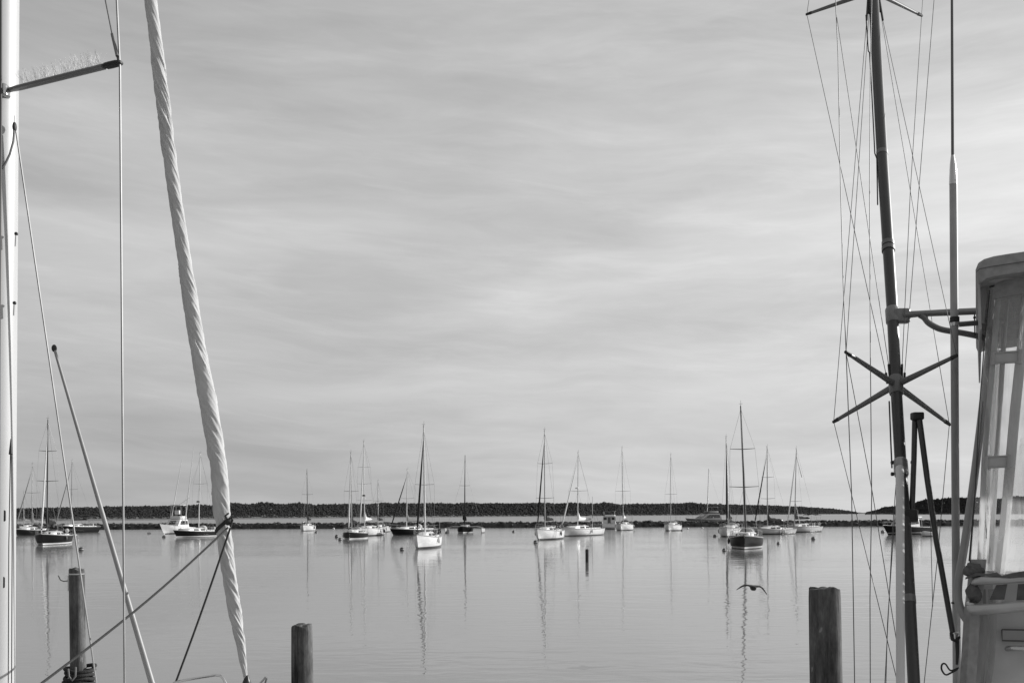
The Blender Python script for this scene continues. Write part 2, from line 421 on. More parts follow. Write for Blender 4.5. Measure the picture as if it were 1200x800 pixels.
# ------------------------------------------------------------------ boats
class Hull:
    def __init__(s, L, B, fb=1.1, fs=0.85, ob=0.09, os_=0.06, stern=0.72, maxp=0.42, dip=0.12, vee=1.4, draft=.4):
        s.L, s.B, s.fb, s.fs, s.ob, s.os, s.stern, s.maxp, s.dip, s.vee, s.draft = L, B, fb, fs, ob * L, os_ * L, stern, maxp, dip, vee, draft
    def b(s, t):
        h = s.B / 2
        if t < s.maxp: return h * lerp(s.stern, 1, sin(pi / 2 * t / s.maxp))
        q = (t - s.maxp) / (1 - s.maxp)
        return max(0.012, h * (1 - q ** 2.3))
    def zs(s, t): return lerp(s.fs, s.fb, t ** 1.3) - s.dip * sin(pi * t)
    def pt(s, t, u, side):
        zs = s.zs(t); z = zs - u * (zs + s.draft)
        p = lerp(3.2, s.vee, sm((t - .35) / .65))
        y = s.b(t) * max(0.0, 1 - u ** p) ** (1 / p if p > 1.6 else .8)
        x = (t - .5) * s.L
        k = (zs - z) / (zs + s.draft)
        x -= s.ob * k * sm((t - .55) / .45) * 1.2
        x += s.os * k * (1 - sm(t / .35))
        return V((x, side * y, z))
    def hull(s):
        mb = MB(); us = [0, .12, .26, .4, .52, .64, .76, .88, 1.0]
        rings = []
        for i in range(25):
            t = i / 24
            rings.append([s.pt(t, u, 1) for u in us] + [s.pt(t, u, -1) for u in us[::-1][1:]])
        mb.loft(rings, closed=False, cap0=True, cap1=False)
        return mb
    def deck(s, zoff=-0.015):
        mb = MB(); rings = []
        for i in range(25):
            t = i / 24; b = s.b(t) * .985; z = s.zs(t) + zoff; x = (t - .5) * s.L
            rings.append([V((x, b * q, z + .06 * s.B / 2.8 * (1 - q * q))) for q in (-1, -.6, -.2, .2, .6, 1)])
        return mb.loft(rings, closed=False, cap0=False, cap1=False)
    def rail(s, side, r=.045):
        return MB().tube([s.pt(i / 20, 0, side) + V((0, 0, r * .6)) for i in range(21)], r, 6)
    def outline(s):
        return [s.pt(i / 10, 0, sd) for i in range(11) for sd in (1, -1)]
    def at(s, xf): return xf / s.L + .5

def fit(h, x0, x1, ywl, sgn, near=True):
    """find heading and place so that the hull spans x0..x1 of the photo with its near waterline at ywl"""
    pts = h.outline(); d = depth((x0 + x1) / 2, ywl)
    best = None
    be = atan2((x0 + x1) / 2 - 600, F)
    for k in range(2, 90):
        th = radians(k); kn = -cos(th) if near else cos(th)
        bx, by = sgn * sin(th) * cos(be) + kn * sin(be), -sgn * sin(th) * sin(be) + kn * cos(be)
        rz = atan2(by, bx); M = Matrix.Rotation(rz, 3, 'Z')
        q = [M @ p for p in pts]
        loc = V((0, d, 0)); loc.y = d - min(p.y for p in q) * .85
        loc.x = ((x0 + x1) / 2 - 600) / F * loc.y
        for _ in range(3):
            us = [proj(loc + p)[0] for p in q]
            loc.x += ((x0 + x1) / 2 - (min(us) + max(us)) / 2) / F * loc.y
        wd = max(us) - min(us)
        e = abs(wd - (x1 - x0))
        if best is None or e < best[0]: best = (e, loc.copy(), rz)
    return best[1], best[2]

def cabin_mb(h, xa, xb, wf, hh, rake_f=.5, rake_b=.15, zoff=0.0):
    """rounded coach roof between xa (aft) and xb (fore)"""
    mb = MB(); rings = []
    n = 9
    for i in range(n):
        q = i / (n - 1); x = lerp(xa, xb, q); t = h.at(x)
        wd = min(h.b(t) * wf, h.B / 2 * wf) * lerp(1, .82, q ** 2)
        z0 = h.zs(t) - .02 + zoff; k = hh * (1 if i not in (0, n - 1) else .02) * lerp(1, .72, q)
        xx = x
        rings.append([V((xx, sd * wd * a, z0 + k * b)) for sd, a, b in
                      ((1, 1, 0), (1, .97, .45), (1, .92, .8), (1, .8, .95), (1, .4, 1.06), (-1, .4, 1.06), (-1, .8, .95), (-1, .92, .8), (-1, .97, .45), (-1, 1, 0))])
    rings[0] = [p + V((-rake_b, 0, 0)) * 0 for p in rings[0]]
    for p in rings[-1]: p.x += rake_f
    return mb.loft(rings, closed=False)

def windows(h, root, cab, xa, xb, wf, hh, n, ratio=.6):
    for sd in (1, -1):
        for k in range(n):
            q0 = .12 + k * .7 / n; q1 = q0 + .7 / n * .78
            mb = MB(); vs = []
            for q in (q0, (q0 + q1) / 2, q1):
                x = lerp(xa, xb, q); t = h.at(x); wd = min(h.b(t) * wf, h.B / 2 * wf) * lerp(1, .82, q ** 2); z0 = h.zs(t) - .02; kk = hh * lerp(1, .72, q)
                vs.append([V((x, sd * (wd * .985 + .012), z0 + kk * .34)), V((x, sd * (wd * .94 + .014), z0 + kk * .8)), V((x, sd * (wd * .9), z0 + kk * .8)), V((x, sd * (wd * .94), z0 + kk * .34))])
            mb.loft(vs); mb.build('window', GLASS(), cab)

def sailboat(label, x0, x1, ywl, L, B, sgn, hull, mast, jib=None, cover='dark', spreaders=(.5,), mastm=None, near=True, extra=(), fb=1.1, group='boats moored in the harbour', cat='sailboat', mastr=.075, boomf=.4, jibtop=.93, deckm=None, cabh=.56, dim=False):
    h = Hull(L, B, fb, fb * .78)
    loc, rz = fit(h, x0, x1, ywl, sgn, near)
    root = thing('sailboat', label, cat, loc, rz, group)
    M = Matrix.Rotation(rz, 3, 'Z'); Mi = M.inverted()
    hl = h.hull().build('hull', hull, root)
    h.deck().build('deck', deckm or OFFW(), root)
    for sd in (1, -1): h.rail(sd).build('toe_rail', GREY(), root)
    xa, xb = -.12 * L, .24 * L
    cb = cabin_mb(h, xa, xb, .66, cabh).build('cabin', WHITE() if deckm is None else deckm, root)
    windows(h, root, cb, xa, xb, .66, cabh, 2)
    # companionway hatch, cockpit coamings
    MB().rbox((xa + .5, 0, h.zs(.42) + cabh + .03), (.8, .7, .07), .08).build('hatch', GREY(), cb)
    for sd in (1, -1):
        MB().tube([(xa, sd * h.b(.38) * .62, h.zs(.38) + .1), (-.25 * L, sd * h.b(.25) * .64, h.zs(.25) + .12), (-.43 * L, sd * h.b(.07) * .62, h.zs(.07) + .1)], [.13, .11, .09], 6).build('coaming', OFFW(), root)
    cs = MB(); cs.box((-.28 * L, 0, h.zs(.22) + .055), (.28 * L, h.b(.22) * 1.05, .012)); cs.build('cockpit_shade_sheet', mat('painted_well_shade', .12, .8), root)  # dark sheet on the deck, painted shade for a cockpit well not modelled
    # mast: solve its place along the centreline from the photo
    pxb, pxt, yt = mast
    best = None
    for k in range(-6, 26):
        mx = k / 100 * L; p = loc + M @ V((mx, 0, 2))
        e = abs(proj(p)[0] - pxb) + abs(mx - .1 * L) * .8
        if best is None or e < best[0]: best = (e, mx)
    mx = best[1]; zb = h.zs(h.at(mx)) + cabh * .8
    mm = mastm or MASTA()
    foot = loc + M @ V((mx, 0, zb))
    top = P(pxt, yt, foot.y)
    pxf = proj(foot)[0]
    top.x += (pxf - pxb) / F * foot.y         # keep the lean, not the offset
    tl = Mi @ (top - loc); fl = V((mx, 0, zb))
    H = (tl - fl).length
    ms = MB().tube([fl + (tl - fl) * q for q in (0, .3, .6, .85, 1)], [mastr, mastr, mastr * .95, mastr * .8, mastr * .62], 8).build('mast', mm, root)
    mh = MB().box(tl + V((0, 0, .03)), (.3, .08, .06)); mh.tube([tl + V((-.12, 0, 0)), tl + V((-.12, 0, .55))], .012, 5); mh.tube([tl + V((.1, -.14, .22)), tl + V((.1, .16, .22))], .014, 5); mh.tube([tl + V((.1, 0, .0)), tl + V((.1, 0, .22))], .012, 5)
    mh.build('masthead_vane', WIRE(), ms)
    chain_y = h.b(h.at(mx)) * .93; zc = h.zs(h.at(mx))
    up = (tl - fl) / H
    tips = {1: [], -1: []}
    for sp in spreaders:
        c = fl + up * (H * sp)
        ln = lerp(chain_y * 1.02, chain_y * .7, max(0, sp - .4) / .5)
        for sd in (1, -1):
            tp = c + V((-.12, sd * ln, .06)); tips[sd].append(tp)
            MB().tube([c, tp], [.035, .02], 6, .6).build('spreader', mm, ms)
    for sd in (1, -1):
        ch = V((mx - .05, sd * chain_y, zc))
        MB().tube([tl - up * .2] + [t for t in tips[sd][::-1]] + [ch], .009, 4).build('shroud', WIRE(), root)
        if tips[sd]:
            MB().tube([fl + up * (H * spreaders[0]), V((mx - .5, sd * chain_y, zc))], .008, 4).build('shroud', WIRE(), root)
    bow = h.pt(1, 0, 1); bow.y = 0; bow.x -= .12; stern = V((-.49 * L, 0, h.zs(0)))
    jt = fl + up * (H * jibtop)
    MB().tube([bow + V((0, 0, .05)), jt], .01, 4).build('forestay', WIRE(), root)
    MB().tube([stern, tl], .009, 4).build('backstay', WIRE(), root)
    if jib:
        a, b2 = bow + (jt - bow) * .05, bow + (jt - bow) * .93
        mj = {'dark': DARK(), 'white': SAILW(), 'grey': MIDC()}[jib]
        MB().tube([a + (b2 - a) * q for q in (0, .04, .2, .5, .8, 1)], [.03, .075, .1, .085, .06, .02], 8).build('furled_jib', mj, root)
        MB().lathe([(.03, -.07), (.1, -.06), (.1, .02), (.05, .06)], tuple(a - V((0, 0, .05))), 8).build('furling_drum', BLACK(), root)
    if cover:
        bl = boomf * L; ba = fl + V((-.08, 0, .75)); bb = ba + V((-bl, 0, .1))
        bm = MB().tube([ba, bb], .06, 8).build('boom', mm, root)
        mc = {'dark': DARK(), 'grey': MIDC(), 'white': SAILW()}[cover]
        n = 9; rings = []
        for i in range(n):
            q = i / (n - 1); c = ba + (bb - ba) * (q * .94) + V((0, 0, .0)); hh = lerp(.8, .26, q ** .6) + .05 * sin(i * 2.1); wd = lerp(.24, .13, q)
            if i == 0: hh, wd = 1.5, .2
            rings.append([c + V((0, wd * cos(a) * (1 if sin(a) < 0 else .8), -.07 + (hh * .5) * (1 + sin(a)))) for a in [2 * pi * k / 10 for k in range(10)]])
        MB().loft(rings).build('sail_cover', mc, bm)
        MB().tube([bb, V((-.42 * L, 0, h.zs(.1) + .1))], .012, 4).build('mainsheet', WIRE(), bm)
    # pulpit, pushpit, lifelines
    st = STEEL()
    def edge(t, sd, z): p = h.pt(t, 0, sd); return V((p.x, p.y * .95, p.z + z))
    mb = MB(); mb.tube([edge(.9, 1, .0), edge(.9, 1, .6), edge(.97, 1, .64), V((bow.x + .1, 0, h.fb + .68)), edge(.97, -1, .64), edge(.9, -1, .6), edge(.9, -1, .0)], .017, 5)
    mb.build('pulpit', st, root)
    mb = MB(); mb.tube([edge(.1, 1, 0), edge(.1, 1, .62), edge(.01, 1, .62), edge(.01, -1, .62), edge(.1, -1, .62), edge(.1, -1, 0)], .017, 5); mb.build('pushpit', st, root)
    for sd in (1, -1):
        mb = MB(); mb.tube([edge(.9, sd, .6), edge(.7, sd, .6), edge(.5, sd, .6), edge(.3, sd, .6), edge(.1, sd, .62)], .008, 4)
        mb.tube([edge(.9, sd, .3), edge(.7, sd, .3), edge(.5, sd, .3), edge(.3, sd, .3), edge(.1, sd, .3)], .007, 4)
        for t in (.7, .5, .3): mb.tube([edge(t, sd, 0), edge(t, sd, .61)], .013, 5)
        mb.build('lifeline', st, root)
    def canopy(name, xf, xk, hh, m, wfac=.62, drop=.5):
        rings = []
        for i in range(6):
            q = i / 5; x = lerp(xf, xk, q) * L; wd = h.b(h.at(x)) * wfac; z = h.zs(h.at(x)) + .1
            k = hh * (sin(pi / 2 * min(1, q * 2.2)) if drop else 1)
            rings.append([V((x, wd * cos(a), z + max(0, k * (sin(a) ** .6 if sin(a) > 0 else 0)))) for a in [pi * j / 10 for j in range(11)]])
        mb = MB().loft(rings, closed=False, cap0=False, cap1=False)
        for r in (rings[0], rings[-1]): mb.tube(r, .02, 5)
        o = mb.build(name, m, root)
        o.modifiers.new('thick', 'SOLIDIFY').thickness = .02
    if 'dodger' in extra: canopy('dodger', -.09, -.19, .82, DARK(), .5)
    if 'white_dodger' in extra: canopy('dodger', -.09, -.17, .78, mat('pale_canvas', .42, .8), .46)
    rg = random.Random(hash_(label))
    for k in range(2): # winches, vents, a bagged sail, fenders
        sd = 1 if k else -1
        MB().lathe([(.09, 0), (.08, .1), (.1, .16), (.07, .2)], (-.2 * L, sd * h.b(.3) * .66, h.zs(.3) + .14), 10).build('winch', STEEL(), root)
    x_ = .28 * L + rg.uniform(-.3, .3)
    MB().lathe([(.07, 0), (.07, .16), (.13, .2), (.12, .3), (.03, .33)], (x_, rg.choice((-.35, .35)), h.zs(h.at(x_)) + .02), 10).build('vent_cowl', STEEL() if rg.random() < .5 else BLACK(), root)
    if rg.random() < .6:
        x_ = .34 * L; MB().ball((x_, 0, h.zs(h.at(x_)) + .16), .26, 10, (2.0, .9, .75)).build('bagged_sail', MIDC() if rg.random() < .6 else DARK(), root)
    for k in range(rg.randint(1, 3)):
        t_ = rg.uniform(.25, .6); sd = rg.choice((1, -1)); p = h.pt(t_, 0, sd)
        MB().ball((p.x, p.y * 1.0 + sd * .13, p.z - .28), .12, 10, (1, 1, 2.4)).build('fender', mat('fender_dark', .08, .5) if rg.random() < .5 else SAILW(), root)
    p = V((-.46 * L, rg.choice((-1, 1)) * h.b(.05) * .7, h.zs(.04)))
    MB().rbox(p + V((0, 0, .5)), (.28, .3, .42), .1).build('rail_bag', DARK() if rg.random() < .6 else MIDC(), root)
    MB().tube([p, p + V((-.1, 0, 1.9))], .018, 5).build('flag_staff', STEEL(), root)
    wx = -.36 * L; wh = MB(); wh.tube([V((wx, .42 * cos(a), h.zs(.14) + .62 + .42 * sin(a))) for a in [2 * pi * k / 16 for k in range(17)]], .02, 5); wh.tube([(wx + .1, 0, h.zs(.14)), (wx + .1, 0, h.zs(.14) + .66)], .06, 6); wh.build('steering_wheel', STEEL(), root)
    if 'bimini' in extra:
        mb = MB(); rings = []
        for i in range(5):
            x = lerp(-.24, -.43, i / 4) * L; wd = h.b(.25) * .8; z = h.zs(.2) + 1.95 + .05 * sin(pi * i / 4)
            rings.append([V((x, wd * q, z + .16 * (1 - q * q))) for q in (-1, -.6, -.2, .2, .6, 1)] + [V((x, wd * q, z - .05 + .16 * (1 - q * q))) for q in (1, .6, .2, -.2, -.6, -1)])
        mb.loft(rings); o = mb.build('bimini', DARK(), root)
        for sd in (1, -1):
            f = MB(); f.tube([V((-.33 * L, sd * h.b(.2) * .85, h.zs(.2))), rings[0][0 if sd < 0 else 5]], .016, 5); f.tube([V((-.33 * L, sd * h.b(.2) * .85, h.zs(.2))), rings[-1][0 if sd < 0 else 5]], .016, 5); f.build('bimini_frame', STEEL(), o)
    if 'outboard' in extra:
        ob = MB().rbox((-.5 * L - .22, .35, h.zs(0) + .12), (.36, .28, .46), .1).build('outboard_motor', BLACK(), root)
        MB().box((-.5 * L - .2, .35, .25), (.14, .1, 1.0)).build('motor_leg', BLACK(), ob)
    if 'radar' in extra:
        c = fl + up * (H * .52) + V((.28, 0, 0)); MB().lathe([(.05, -.1), (.26, -.08), (.28, 0), (.22, .1), (.05, .14)], tuple(c), 12).build('radar_dome', WHITE(), ms)
    if 'radar_high' in extra:
        c = fl + up * (H * .36) + V((.28, 0, 0)); MB().lathe([(.05, -.1), (.24, -.08), (.26, 0), (.2, .1), (.05, .14)], tuple(c), 12).build('radar_dome', BLACK(), ms)
    if 'mizzen' in extra:
        zf = h.zs(.12); mxz = -.36 * L
        z = MB().tube([(mxz, 0, zf), (mxz - .05, 0, zf + H * .46)], [.055, .035], 8).build('mizzen_mast', mm, root)
        MB().tube([(mxz, -.4, zf + H * .26), (mxz, .4, zf + H * .26)], .02, 5).build('spreader', mm, z)
    if 'dinghy_chocks' in extra:
        MB().rbox((.3 * L, 0, h.zs(.8) + .2), (1.5, .8, .35), .3).build('deck_box', OFFW(), root)
    if 'wind_gen' in extra:
        pm = MB().tube([V((-.47 * L, .6, h.zs(0))), V((-.47 * L, .6, h.zs(0) + 2.6))], .025, 6).build('stern_pole', STEEL(), root)
        MB().ball((-.47 * L, .6, h.zs(0) + 2.65), .13, 10, (1.6, 1, 1)).build('wind_generator', WHITE(), pm)
    if 'vang' in extra:      # pale sail bag hanging from the gooseneck
        MB().tube([tl - up * 1.0, tl - up * 4.5 + V((-.35, .9, 0))], [.03, .09], 6).build('pennant', SAILW(), ms)
        MB().tube([fl + up * 3.6, fl + V((-.7, .5, .1))], [.04, .05], 6).build('boom_vang', SAILW(), ms)
    if 'stern_gear' in extra:
        MB().rbox((-.47 * L, -.5, h.zs(0) + .35), (.35, .6, .55), .12).build('stern_locker', mat('pale_bag', .5, .7), root)
        MB().ball((-.49 * L, .5, h.zs(0) + .5), .24, 10, (.6, 1, 1)).build('horseshoe_buoy', SAILW(), root)
    return root, h, loc, M

HW = hull_mat('white_hull', .8, .06, .05)
HW2 = hull_mat('white_hull_pale', .74, .5, .04, .1, .2)
HG = hull_mat('grey_white_hull', .55, .1, .05)
HD = hull_mat('dark_hull', .008, .75, .05, .05, .2, .45)
HD2 = hull_mat('black_hull', .008, .04, .02, .07, .17, .45)
HD3 = hull_mat('dark_hull_pale_stripe', .012, .7, .7, .02, .14, .45)

# boats at the far end on the left
sailboat('dark hulled sloop with tall mast and pale furled jib, moored beyond the coil-wrapped piling', 41, 86, 638.5, 10.5, 3.2, -1, HD, (55, 56, 492), 'white', 'dark', (.45, .72), MASTD(), extra=('dodger', 'stern_gear', 'outboard'), fb=1.2)
sailboat('low dark sloop half hidden behind the pale mast, its stay running down to the bow', 17, 60, 627.5, 10, 3, -1, HD2, (42, 42.5, 544), 'grey', 'grey', (.55,), MASTA(), extra=('dodger',))
sailboat('long dark sloop with pale stern quarter just inside the breakwater, behind the tilted pole', 64, 118, 624.5, 11, 3.3, -1, HD2, (83.5, 84.5, 540), 'grey', 'dark', (.55,), MASTA(), extra=('bimini', 'stern_gear'), fb=1.45)
sailboat('small distant sloop with thin mast hidden low behind two darker boats', 22, 47, 622.5, 8.5, 2.7, -1, HG, (27, 27, 577), None, 'grey', (.5,), MASTA(), extra=('bimini', 'mizzen'))
# beside the furled sail
sailboat('dark sloop with white boot stripe and pale mast, partly behind the furled sail', 203, 262, 629.5, 10, 3.1, -1, HD, (237, 239, 532), None, None, (.6,), MASTW(), extra=('white_dodger', 'radar_high', 'stern_gear'), fb=1.05)
sailboat('small sloop with bare thin mast moored alone between the furled sail and the short piling', 352, 370, 622, 8.5, 2.6, -1, HW2, (361, 360, 551), None, 'dark', (.55,), MASTD(), fb=1.2, extra=('outboard',))
sailboat('dark hulled sloop with pale furled jib overlapping a white sloop', 402, 432, 631.5, 9.2, 2.9, -1, HD3, (412, 411, 531), 'white', 'dark', (.5,), MASTA(), fb=.92, extra=('white_dodger', 'dinghy_chocks'))
sailboat('white sloop with tall white mast and radar dome behind a dark hulled sloop', 418, 452, 628, 10.5, 3.3, -1, HW, (420.5, 419.5, 518), 'white', 'white', (.3, .5, .7), MASTW(), extra=('radar_high', 'dodger', 'bimini'), fb=1.25)
sailboat('small dark sloop with short mast showing past the stern of a white sloop', 436, 458, 623.5, 8, 2.6, -1, HG, (443, 443, 564), None, 'dark', (.55,), MASTA())
sailboat('low black sloop with white cabin and slanting dark furled jib', 457, 513, 627, 10.5, 3.1, -1, HD2, (476.5, 477.5, 551), 'dark', 'grey', (.5,), MASTW(), extra=('white_dodger',), fb=1.05)
sailboat('white sloop lying bow-on with dark furled jib, in front of the low black sloop', 484.5, 518, 643, 8.6, 2.05, -1, HW, (498, 496.5, 500), 'dark', None, (.45,), MASTW(), fb=1.25, extra=('outboard',), mastr=.085)
sailboat('white sloop with dark sail cover and slim dark jib beside the black spar buoy', 627, 661.5, 632.5, 9.6, 2.6, -1, HW, (638.5, 638, 505), 'dark', 'dark', (.3, .66), MASTA(), fb=1.3, extra=('bimini', 'outboard', 'stern_gear'))
sailboat('long white ketch with radar on its white mast and dark bimini aft', 657.5, 709, 628, 12, 3.5, -1, HW2, (677, 677.5, 531), 'white', 'white', (.48,), MASTW(), fb=1.2, extra=('radar', 'bimini', 'mizzen', 'dodger'))
sailboat('pale sloop with bimini hoops moored right next to a small white cabin cruiser', 721, 742.5, 621.5, 10, 3.2, -1, HW, (728.5, 727, 525), None, 'white', (.42,), MASTA(), fb=1.3, extra=('bimini', 'dodger'))
sailboat('white sloop with slender pale mast standing alone before the breakwater', 778.5, 799, 622, 9, 2.8, -1, HW, (786, 786, 533), None, None, (.42,), mat('pale_mast', .55, .4), fb=1.2, mastr=.06, extra=('white_dodger', 'outboard'))
sailboat('white sloop with black sail cover moored behind the bow-on dark sloop', 842.5, 871, 629, 9.4, 3, -1, HW, (849.5, 846.5, 513), 'dark', 'dark', (), MASTA(), fb=1.25, extra=('white_dodger', 'stern_gear'))
sailboat('black sloop lying bow-on with white boot stripe and tall dark mast, above the flying bird', 857, 892.5, 643.5, 9.5, 2.85, -1, HD, (874.5, 868.5, 476), None, None, (.36, .66), MASTD(), fb=1.15, extra=('white_dodger', 'dinghy_chocks'), mastr=.085)
sailboat('white sloop with sloping dark furled jib and raised dark sail cover', 882.5, 934, 626, 9, 2.9, -1, HG, (899.5, 899, 524), 'dark', 'dark', (.35, .62), MASTA(), fb=.9, boomf=.38)
sailboat('grey white sloop with pale pennant near its masthead and long dark boom cover', 922, 964.5, 623.5, 9.8, 3, -1, HG, (931, 933, 526), 'white', 'dark', (.3,), MASTA(), fb=1.05, boomf=.5, extra=('bimini', 'vang', 'stern_gear'))

# trimaran
def trimaran():
    h = Hull(9.0, 2.6, 1.15, .95)
    loc, rz = fit(h, 536, 554, 624.5, -1)
    rz = radians(-92)
    root = thing('trimaran', 'trimaran with dark centre hull, two small outer floats and dark mast', 'sailboat', loc, rz, 'boats moored in the harbour')
    h.hull().build('hull', HD, root); h.deck().build('deck', GREY(), root)
    cb = cabin_mb(h, -1.2, 2.2, .66, .5).build('cabin', GREY(), root); windows(h, root, cb, -1.2, 2.2, .66, .5, 2)
    for sd in (1, -1):
        f = Hull(6.6, .6, .75, .6, stern=.4); mb = f.hull(); mb.v = [(x + .3, y + sd * 3.05, z + .12) for x, y, z in mb.v]; fo = mb.build('outer_float', HG, root)
        mb = f.deck(); mb.v = [(x + .3, y + sd * 3.05, z + .12) for x, y, z in mb.v]; mb.build('float_deck', OFFW(), fo)
        for xx in (-1.4, 1.5): MB().tube([(xx, sd * .7, 1.0), (xx, sd * 2, 1.05), (xx, sd * 3.05, .8)], .11, 8).build('cross_beam', GREY(), root)
        mb = MB().box((.05, sd * 1.9, .93), (2.8, 1.9, .02)); mb.build('net_trampoline', DARK(), root)
    fl = V((.9, 0, 1.6)); M = Matrix.Rotation(rz, 3, 'Z'); foot = loc + M @ fl; top = P(545, 533, foot.y); tl = M.inverted() @ (top - loc)
    ms = MB().tube([fl, fl + (tl - fl) * .6, tl], [.08, .075, .045], 8).build('mast', MASTD(), root)
    for sd in (1, -1):
        c = fl + (tl - fl) * .55; MB().tube([c, c + V((-.1, sd * .85, .05))], .025, 5).build('spreader', MASTD(), ms)
        MB().tube([tl - V((0, 0, .6)), c + V((-.1, sd * .85, .05)), V((.4, sd * 3.0, .95))], .009, 4).build('shroud', WIRE(), root)
    jt = fl + (tl - fl) * .72; bow = V((4.3, .35, 1.25))
    MB().tube([bow, bow + (jt - bow) * .2, bow + (jt - bow) * .95], [.05, .09, .04], 8).build('furled_jib', DARK(), root)
    bm = MB().tube([fl + V((0, 0, .5)), fl + V((-3.4, 0, .6))], .06, 8).build('boom', MASTD(), root)
    rings = []
    for i in range(7):
        q = i / 6; c = fl + V((-3.3 * q, 0, .42)); hh = lerp(.95, .3, q); wd = lerp(.34, .12, q)
        rings.append([c + V((0, wd * cos(a), hh * .5 * (1 + sin(a)))) for a in [2 * pi * k / 10 for k in range(10)]])
    MB().loft(rings).build('sail_cover', DARK(), bm)
trimaran()

# ------------------------------------------------------------------ motor boats
def motorhull(L, B, fb, fs): return Hull(L, B, fb, fs, ob=.12, os_=0, stern=.9, maxp=.35, dip=.05, vee=1.25)

def house(mb, x0, x1, w0, w1, z0, z1, rf=.5, rb=.1):
    """deckhouse block with raked ends: x0 aft, x1 fore"""
    r = []
    for z, a, b, wd in ((z0, x0, x1, w0), (lerp(z0, z1, .9), x0 + rb * .9, x1 - rf * .9, lerp(w0, w1, .9)), (z1, x0 + rb + .06, x1 - rf - .06, w1 - .06)):
        r.append([V((a, -wd, z)), V((b - .15, -wd * .9, z)), V((b, -wd * .5, z)), V((b, wd * .5, z)), V((b - .15, wd * .9, z)), V((a, wd, z))])
    return mb.loft(r)

def glass_band(parent, x0, x1, w0, w1, z0, z1, rf, rb, n=3, q0=.35, q1=.82):
    """dark windows on both sides and the front of a house()"""
    def pt(x, sd, q, out=.012): return V((x, sd * (lerp(w0, w1, q) + out), lerp(z0, z1, q)))
    L = x1 - x0
    for sd in (1, -1):
        for k in range(n):
            a = .06 + k * .8 / n; b = a + .8 / n * .86
            def X(f, q): return lerp(x0 + rb * q, x1 - .2 - rf * q, f)
            mb = MB(); mb.loft([[pt(X(a, q0), sd, q0), pt(X(b, q0), sd, q0), pt(X(b, q1), sd, q1), pt(X(a, q1), sd, q1)], [pt(X(a, q0), sd, q0, -.03), pt(X(b, q0), sd, q0, -.03), pt(X(b, q1), sd, q1, -.03), pt(X(a, q1), sd, q1, -.03)]])
            mb.build('window', GLASS(), parent)
    for k in range(3):
        ya, yb = (-.47 + k * .32) , (-.47 + k * .32 + .3)
        def fp(y, q, o): return V((x1 - rf * q + o, y * lerp(w0, w1, q), lerp(z0, z1, q)))
        mb = MB(); mb.loft([[fp(ya, q0, .012), fp(yb, q0, .012), fp(yb, q1, .012), fp(ya, q1, .012)], [fp(ya, q0, -.03), fp(yb, q0, -.03), fp(yb, q1, -.03), fp(ya, q1, -.03)]])
        mb.build('windscreen', GLASS(), parent)

def bow_rail(h, root, t0=.45, z=.6):
    mb = MB(); pts = []
    ts = [t0, .6, .75, .88, .97]
    for sd in (1, -1):
        e = [h.pt(t, 0, sd) * 1.0 for t in ts]; e = [V((p.x, p.y * .92, p.z + z)) for p in e]
        pts.append(e)
        for t, p in zip(ts, e): mb.tube([V((p.x, p.y, p.z - z)), p], .014, 5)
    mb.tube(pts[0] + pts[1][::-1], .017, 5)
    mb.build('bow_rail', STEEL(), root)

def fishing_boat():
    h = motorhull(11, 3.6, 1.7, 1.0); loc, rz = fit(h, 187, 236, 625.5, -1)
    root = thing('fishing_boat', 'white sport fishing boat with upper helm tower and two tall thin outriggers', 'motor boat', loc, rz, 'boats moored in the harbour')
    h.hull().build('hull', HW, root); h.deck().build('deck', OFFW(), root); bow_rail(h, root)
    z0 = 1.15
    hs = house(MB(), -1.6, 2.2, 1.45, 1.2, z0, 2.5, 1.3, .1).build('deckhouse', OFFW(), root); glass_band(hs, -1.6, 2.2, 1.45, 1.2, z0, 2.5, 1.3, .1)
    fb = MB().rbox((-.5, 0, 2.8), (2.3, 2.1, .6), .3).build('flybridge', OFFW(), root)
    for sd in (1, -1):
        for xx in (-1.5, .4): MB().tube([(xx, sd * 1.05, 2.8), (xx * .8 - .1, sd * .9, 5.0)], .035, 6).build('tower_leg', STEEL(), root)
    MB().rbox((-.5, 0, 5.05), (2.3, 2.1, .1), .3).build('hardtop', WHITE(), root)
    ht = MB().rbox((-.2, 0, 3.75), (.5, .9, .7), .12).build('helm_console', OFFW(), root)
    M = Matrix.Rotation(rz, 3, 'Z').inverted()
    for px, yt, sd in ((213, 539, -1), (227, 524, 1)):
        tp = M @ (P(px, yt, loc.y) - loc); a = V((-.2, sd * 1.4, 1.6))
        o = MB().tube([a, a + (tp - a) * .5, tp], [.085, .07, .03], 6).build('outrigger_pole', MASTW(), root)
        for q in (.3, .62):
            c = a + (tp - a) * q; MB().tube([c + V((0, -.35, 0)), c + V((0, .35, 0))], .015, 4).build('spreader', MASTW(), o)
    for px in (219, 222): tp = M @ (P(px, 583 if px == 222 else 590, loc.y) - loc); MB().tube([V((-.8, 0, 5.1)), tp], .022, 5).build('antenna', MASTD(), root)
fishing_boat()

